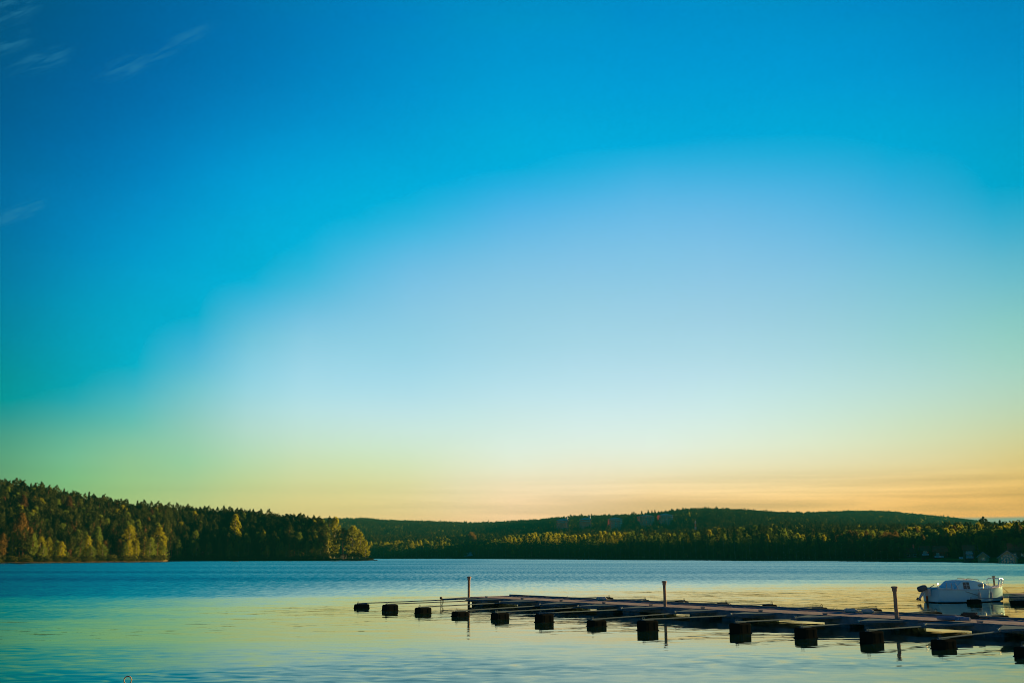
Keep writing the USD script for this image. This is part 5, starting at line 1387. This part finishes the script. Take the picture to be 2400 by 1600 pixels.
def tower(px, d, y_roof, label, w=19.0, dp=14.0, twist=0.25):
    x, y, g = at_far(px, d)
    top = height_seen(px, y_roof, d)
    H = top - g
    t = thing('tower_block', label, 'tower block', (x, y, g), -bearing(px) + twist, 'brick tower blocks on the hill')
    hw, hd = w / 2, dp / 2
    zt = H - 2.6
    MB().box((-hw, -hd, -6), (hw, hd, zt)).build('brick_wall', M['brick'], t)
    b = MB()
    b.add([(-hw - 0.8, -hd - 0.8, zt + 0.05), (hw + 0.8, -hd - 0.8, zt + 0.05), (hw + 0.8, hd + 0.8, zt + 0.05), (-hw - 0.8, hd + 0.8, zt + 0.05),
           (-hw * 0.35, 0, zt + 2.0), (hw * 0.35, 0, zt + 2.0)], [(0, 3, 2), (0, 2, 1), (0, 1, 5), (0, 5, 4), (1, 2, 5), (2, 3, 4), (2, 4, 5), (3, 0, 4)])
    roof = b.build('roof', M['roofblue'], t)
    MB().box((-1.6, -1.2, zt + 1.0), (1.6, 1.2, zt + 2.6)).build('roof_hut', M['roofblue'], roof)
    fl = 2.9
    k = 0
    z = zt - fl
    while z > -3 and k < 9:
        for c, ww in ((0.0, 2.0), (hw * 0.84, 2.4)):     # white balcony fronts
            bal = MB().box((c - ww / 2, -hd - 1.1, z + 0.15), (c + ww / 2, -hd - 0.06, z + 1.05)).build('balcony', M['white'], t)
            MB().box((c - ww / 2 + 0.1, -hd - 0.05, z + 1.06), (c + ww / 2 - 0.1, -hd + 0.10, z + 2.45)).build('balcony_door', M['glass'], bal)
        for c in (-hw * 0.58, -hw * 0.30, hw * 0.30, hw * 0.58):
            wn = MB().box((c - 0.75, -hd - 0.06, z + 0.95), (c + 0.75, -hd + 0.1, z + 2.30)).build('window', M['white'], t)
            MB().box((c - 0.62, -hd - 0.075, z + 1.06), (c + 0.62, -hd - 0.062, z + 2.20)).build('pane', M['glass'], wn)
        for c in (-hd * 0.5, hd * 0.5):
            for sg in (-1, 1):
                wn = MB().box((sg * (hw - 0.1), c - 0.8, z + 0.95), (sg * (hw + 0.06), c + 0.8, z + 2.30)).build('window', M['white'], t)
                MB().box((sg * (hw + 0.062), c - 0.66, z + 1.06), (sg * (hw + 0.075), c + 0.66, z + 2.20)).build('pane', M['glass'], wn)
        z -= fl; k += 1
    return t


tower(1443, 1300, 1211.5, 'brick tower block standing alone, left of the other two on the hill', 16.5, 13, 0.15)
tower(1516, 1330, 1204.5, 'middle brick tower block, half hidden by trees on the hill', 18.5, 14, 0.3)
tower(1562, 1330, 1202.5, 'rightmost brick tower block on the hill, just below the skyline', 17.5, 14, 0.2)
for px, y_roof, lab in ((1319, 1214.5, 'left one of two low blue roofed buildings with a white dome among the hill trees'), (1373, 1212.5, 'right one of two low blue roofed buildings with a white dome among the hill trees')):
    d = 1290
    x, y, g = at_far(px, d)
    H = height_seen(px, y_roof, d) - g
    t = thing('hill_hall', lab, 'building', (x, y, g), -bearing(px), 'blue roofed buildings on the hill')
    MB().box((-7.5, -6, -4), (7.5, 6, H - 2.6)).build('wall', M['brick'], t)
    b = MB()
    b.add([(-8.2, -6.6, H - 2.5), (8.2, -6.6, H - 2.5), (8.2, 6.6, H - 2.5), (-8.2, 6.6, H - 2.5), (-1.0, 0, H), (5.0, 0, H)],
          [(0, 3, 2), (0, 2, 1), (0, 1, 5), (0, 5, 4), (1, 2, 5), (2, 3, 4), (2, 4, 5), (3, 0, 4)])
    b.build('roof', M['roofblue'], t)
    s = trimesh.creation.icosphere(2, 1.7)
    MB().add(s.vertices * [1, 1, 1.15] + [5.6, -1, H + 0.3], s.faces).build('dome', M['white'], t, smooth=True)
    for k in range(5):
        wn = MB().box((-6.4 + 2.7 * k, -6.08, H - 5.2), (-4.9 + 2.7 * k, -5.9, H - 3.6)).build('window', M['white'], t)
        MB().box((-6.25 + 2.7 * k, -6.1, H - 5.05), (-5.05 + 2.7 * k, -6.085, H - 3.75)).build('pane', M['glass'], wn)

# radio mast
d = 1000
x, y, g = at_far(1632.5, d)
top = height_seen(1632.5, 1217, d)
t = thing('radio_mast', 'slim lattice radio mast with white antenna panels rising from the trees', 'mast', (x, y, g), 0.4)
H = top - g
b = MB()
R = lambda z: 0.85 - 0.35 * z / H
cor = [(1, 0), (-0.5, 0.87), (-0.5, -0.87)]
for cx, cy in cor:
    b.tube([(cx * R(0), cy * R(0), -1), (cx * R(H), cy * R(H), H - 2)], 0.16, 5)
z = 0.0
while z < H - 4:
    for i in range(3):
        a, c = cor[i], cor[(i + 1) % 3]
        b.tube([(a[0] * R(z), a[1] * R(z), z), (c[0] * R(z + 1.6), c[1] * R(z + 1.6), z + 1.6)], 0.08, 4)
    z += 1.6
b.build('lattice', M['mastred'], t)
for z0 in (H - 4.0, H - 9.5):
    for i in range(3):
        a = i * 2.094 + 0.5
        MB().box((0.75, -0.24, z0), (1.0, 0.24, z0 + 2.6), a).build('antenna_panel', M['white'], t)
MB().tube([(0, 0, H - 3), (0, 0, H)], 0.07, 6).build('tip_rod', M['white'], t)


# lakeside houses
def house(px, d, w, dp, wall_h, roof_h, wall, roof, label, twist=0.0, gable_front=False, name='lakeside_house', lift=0.0):
    x, y, g = at_far(px, d)
    t = thing(name, label, 'house', (x, y, g + lift), -bearing(px) + twist)
    hw, hd = w / 2, dp / 2
    z = wall_h
    if gable_front:
        v = [(-hw, -hd, -2), (hw, -hd, -2), (hw, -hd, z), (0, -hd, z + roof_h), (-hw, -hd, z)]
        v += [(a, hd, c) for a, _, c in v]
        f = [(0, 1, 2), (0, 2, 4), (4, 2, 3), (5, 7, 6), (5, 9, 7), (9, 8, 7)] + [q for k in range(5) for q in ((k, 5 + k, 5 + (k + 1) % 5), (k, 5 + (k + 1) % 5, (k + 1) % 5))]
        MB().add(v, f).build('wall', wall, t)
        o, th = 0.45, 0.22
        b = MB()
        for s in (-1, 1):
            e0 = np.array([s * (hw + o), z - o * roof_h / hw]); e1 = np.array([0, z + roof_h])
            nrm = np.array([s * roof_h, hw]) / math.hypot(roof_h, hw)
            q = [e0 + nrm * 0.02, e1 + nrm * 0.02, e1 + nrm * th, e0 + nrm * th]
            b.add([(a, -hd - o, c) for a, c in q] + [(a, hd + o, c) for a, c in q], [(0, 1, 2), (0, 2, 3), (4, 6, 5), (4, 7, 6)] + [q4 for k in range(4) for q4 in ((k, 4 + k, 4 + (k + 1) % 4), (k, 4 + (k + 1) % 4, (k + 1) % 4))])
        b.build('roof', roof, t)
        b = MB()                                            # pale barge boards
        for s in (-1, 1):
            b.tube([(s * (hw + o), -hd - o - 0.05, z - o * roof_h / hw), (0, -hd - o - 0.05, z + roof_h)], 0.10, 4)
        b.build('barge_board', M['white'], t)
    else:
        v = [(-hw, -hd, -2), (-hw, -hd, z), (-hw, 0, z + roof_h), (-hw, hd, z), (-hw, hd, -2)]
        v += [(hw, b_, c) for _, b_, c in v]
        f = [(0, 1, 4), (1, 3, 4), (1, 2, 3), (5, 9, 6), (6, 9, 8), (6, 8, 7)] + [q for k in range(5) for q in ((k, 5 + k, 5 + (k + 1) % 5), (k, 5 + (k + 1) % 5, (k + 1) % 5))]
        MB().add(v, f).build('wall', wall, t)
        o, th = 0.5, 0.22
        b = MB()
        for s in (-1, 1):
            e0 = np.array([s * (hd + o), z - o * roof_h / hd]); e1 = np.array([0, z + roof_h])
            nrm = np.array([s * roof_h, hd]) / math.hypot(roof_h, hd)
            q = [e0 + nrm * 0.02, e1 + nrm * 0.02, e1 + nrm * th, e0 + nrm * th]
            b.add([(-hw - o, a, c) for a, c in q] + [(hw + o, a, c) for a, c in q], [(0, 1, 2), (0, 2, 3), (4, 6, 5), (4, 7, 6)] + [q4 for k in range(4) for q4 in ((k, 4 + k, 4 + (k + 1) % 4), (k, 4 + (k + 1) % 4, (k + 1) % 4))])
        b.build('roof', roof, t)
    return t, hw, hd


def window(t, x0, x1, z0, z1, hd, material=None):
    wn = MB().box((x0, -hd - 0.06, z0), (x1, -hd + 0.05, z1)).build('window', M['white'], t)
    MB().box((x0 + 0.12, -hd - 0.08, z0 + 0.12), (x1 - 0.12, -hd - 0.062, z1 - 0.12)).build('pane', material or M['glass'], wn)


t, hw, hd = house(2135, 575, 7.4, 7.0, 2.8, 2.4, M['brownwall'], M['rooftile'], 'brown house with hipped tile roof beside the big orange tree', 0.2)
window(t, -2.8, -1.4, 0.9, 2.2, hd); window(t, 0.6, 2.0, 0.9, 2.2, hd)
MB().box((1.2, -0.4, 5.2), (1.9, 0.4, 7.2)).build('chimney', M['brick'], t)
t, hw, hd = house(2168, 552, 3.6, 5.0, 4.4, 2.0, M['redwood'], M['rooftile'], 'narrow dark red house with a white balcony left of the spruces', 0.1)
MB().box((-1.6, -hd - 1.2, 1.9), (1.5, -hd - 0.1, 2.7)).build('balcony', M['white'], t)
window(t, -1.0, 0.9, 2.75, 4.0, hd)
t, hw, hd = house(2206, 545, 6.4, 6.0, 3.4, 2.6, M['redwood'], M['rooftile'], 'low dark red house with a white terrace rail behind the shrubs', -0.1)
MB().box((-2.6, -hd - 1.6, 0.4), (1.6, -hd - 1.4, 1.3)).build('terrace_rail', M['white'], t)
window(t, -2.0, -0.5, 1.4, 2.6, hd)
t, hw, hd = house(2271, 500, 4.2, 7.0, 4.4, 2.0, M['brownwall'], M['rooftile'], 'tall brown house with two white balconies, one over the other', 0.05)
for z in (0.9, 2.6):
    MB().box((-1.4, -hd - 1.3, z), (1.5, -hd - 0.1, z + 0.8)).build('balcony', M['white'], t)
    window(t, -1.2, 1.2, z + 0.85, z + 1.6, hd)
MB().box((-4.4, -hd - 1.0, 0.6), (-2.7, -hd - 0.8, 1.5)).build('terrace_rail', M['white'], t)
t, hw, hd = house(2304, 478, 4.4, 5.0, 2.6, 1.9, M['yellow'], M['rooftile'], 'small ochre cottage with gable to the lake between spruces', 0.0, True, name='cottage')
window(t, -0.8, 0.8, 0.9, 2.0, hd)
t, hw, hd = house(2361, 452, 6.8, 9.0, 3.0, 2.6, M['yellow'], M['rooftile'], 'house with a pale edged gable and a wall of windows facing the lake', 0.0, True)
for k in range(5):
    for r_ in range(2):
        window(t, -2.45 + 1.0 * k, -1.55 + 1.0 * k, 0.5 + 1.35 * r_, 1.75 + 1.35 * r_, hd)
for k in range(3):
    window(t, -1.45 + 1.0 * k, -0.55 + 1.0 * k, 3.2, 4.1, hd)
t, hw, hd = house(2397, 462, 10.0, 6.5, 3.4, 2.7, M['brownwall'], M['rooftile'], 'long brown house with red roof at the right edge of the shore', 0.0)
window(t, -3.4, -2.2, 0.9, 2.2, hd); window(t, -0.6, 0.8, 0.9, 2.2, hd)

# on the headland
x, y = ground_point(806, 633.5)
t = thing('shore_cabin', 'small pale cabin catching the sun among the birches at the headland tip', 'cabin', (x, y, 1.0), 0.9)
MB().box((-1.5, -1.2, -0.6), (1.5, 1.2, 2.1)).build('wall', M['yellow'], t)
b = MB()
b.add([(-1.8, -1.5, 2.0), (1.8, -1.5, 2.0), (1.8, 0, 2.9), (-1.8, 0, 2.9), (-1.8, 1.5, 2.0), (1.8, 1.5, 2.0), (-1.8, -1.5, 2.12), (1.8, -1.5, 2.12), (1.8, 0, 3.02), (-1.8, 0, 3.02), (-1.8, 1.5, 2.12), (1.8, 1.5, 2.12)],
      [(0, 1, 2), (0, 2, 3), (3, 2, 5), (3, 5, 4), (6, 8, 7), (6, 9, 8), (9, 11, 8), (9, 10, 11), (0, 7, 1), (0, 6, 7), (4, 5, 11), (4, 11, 10)])
b.build('roof', M['rooftile'], t)
wn = MB().box((0.1, -1.26, 0.8), (1.0, -1.15, 1.7)).build('window', M['white'], t)
MB().box((0.2, -1.28, 0.9), (0.9, -1.262, 1.6)).build('pane', M['glass'], wn)
MB().box((-1.0, -1.25, -0.3), (-0.2, -1.16, 1.7)).build('door', M['varnish'], t)
x, y = ground_point(482, 634)
t = thing('forest_house', 'dark red house half hidden in the pines on the headland', 'house', (x, y, head_ground(482, 634)), 0.1)
MB().box((-4, -3, -2), (4, 3, 4.2)).build('wall', M['redwood'], t)
b = MB()
b.add([(-4.4, -3.4, 4.21), (4.4, -3.4, 4.21), (4.4, 0, 6.4), (-4.4, 0, 6.4), (-4.4, 3.4, 4.21), (4.4, 3.4, 4.21)], [(0, 1, 2), (0, 2, 3), (3, 2, 5), (3, 5, 4), (0, 3, 4), (1, 5, 2), (0, 4, 5), (0, 5, 1)])
b.build('roof', M['rooftile'], t)
window(t, -2.6, -1.2, 1.6, 3.0, 3.0); window(t, 0.8, 2.2, 1.6, 3.0, 3.0)
x, y = ground_point(756, 630.6)
t = thing('beached_boat', 'small boat with white top drawn up on the headland strand', 'boat', (x, y, 0.65), 0.1)
b = MB()
prof = [(-2.4, 0.55), (-1.2, 0.8), (0.6, 0.8), (1.8, 0.5), (2.5, 0.05)]
v = []
for px_, hb in prof:
    v += [(px_, -hb, 0.75), (px_, -hb * 0.6, 0.0), (px_, hb * 0.6, 0.0), (px_, hb, 0.75)]
f = []
for i in range(4):
    for k in range(3):
        a, c = 4 * i + k, 4 * i + 4 + k
        f.append((a, c, c + 1, a + 1))
f += [(0, 1, 2, 3), (16, 19, 18, 17)]
b.add(v, f).build('hull', M['redwood'], t)
b = MB()
b.add([(-1.6, -0.7, 0.74), (1.4, -0.55, 0.74), (1.4, 0.55, 0.74), (-1.6, 0.7, 0.74), (-1.1, -0.45, 1.35), (0.4, -0.4, 1.3), (0.4, 0.4, 1.3), (-1.1, 0.45, 1.35)],
      [(0, 1, 5, 4), (1, 2, 6, 5), (2, 3, 7, 6), (3, 0, 4, 7), (4, 5, 6, 7)]).build('cabin_top', M['white'], t)
x, y = ground_point(868, 626)
t = thing('stone_spit', 'low dark spit of boulders at the very tip of the headland', 'rocks', (x - 4, y, 0), 0.0)
for k in range(14):
    s = trimesh.creation.icosphere(1, 1.0)
    vv = s.vertices * [hr.uniform(0.5, 1.1), hr.uniform(0.5, 0.9), hr.uniform(0.25, 0.5)]
    vv += (fbm(vv * 1.5 + k, 2, k)[:, None] - 0.5) * 0.5
    MB().add(vv + [-2.0 + 0.75 * k, hr.uniform(-0.6, 0.6), 0.15], s.faces).build('boulder', M['shore'], t)
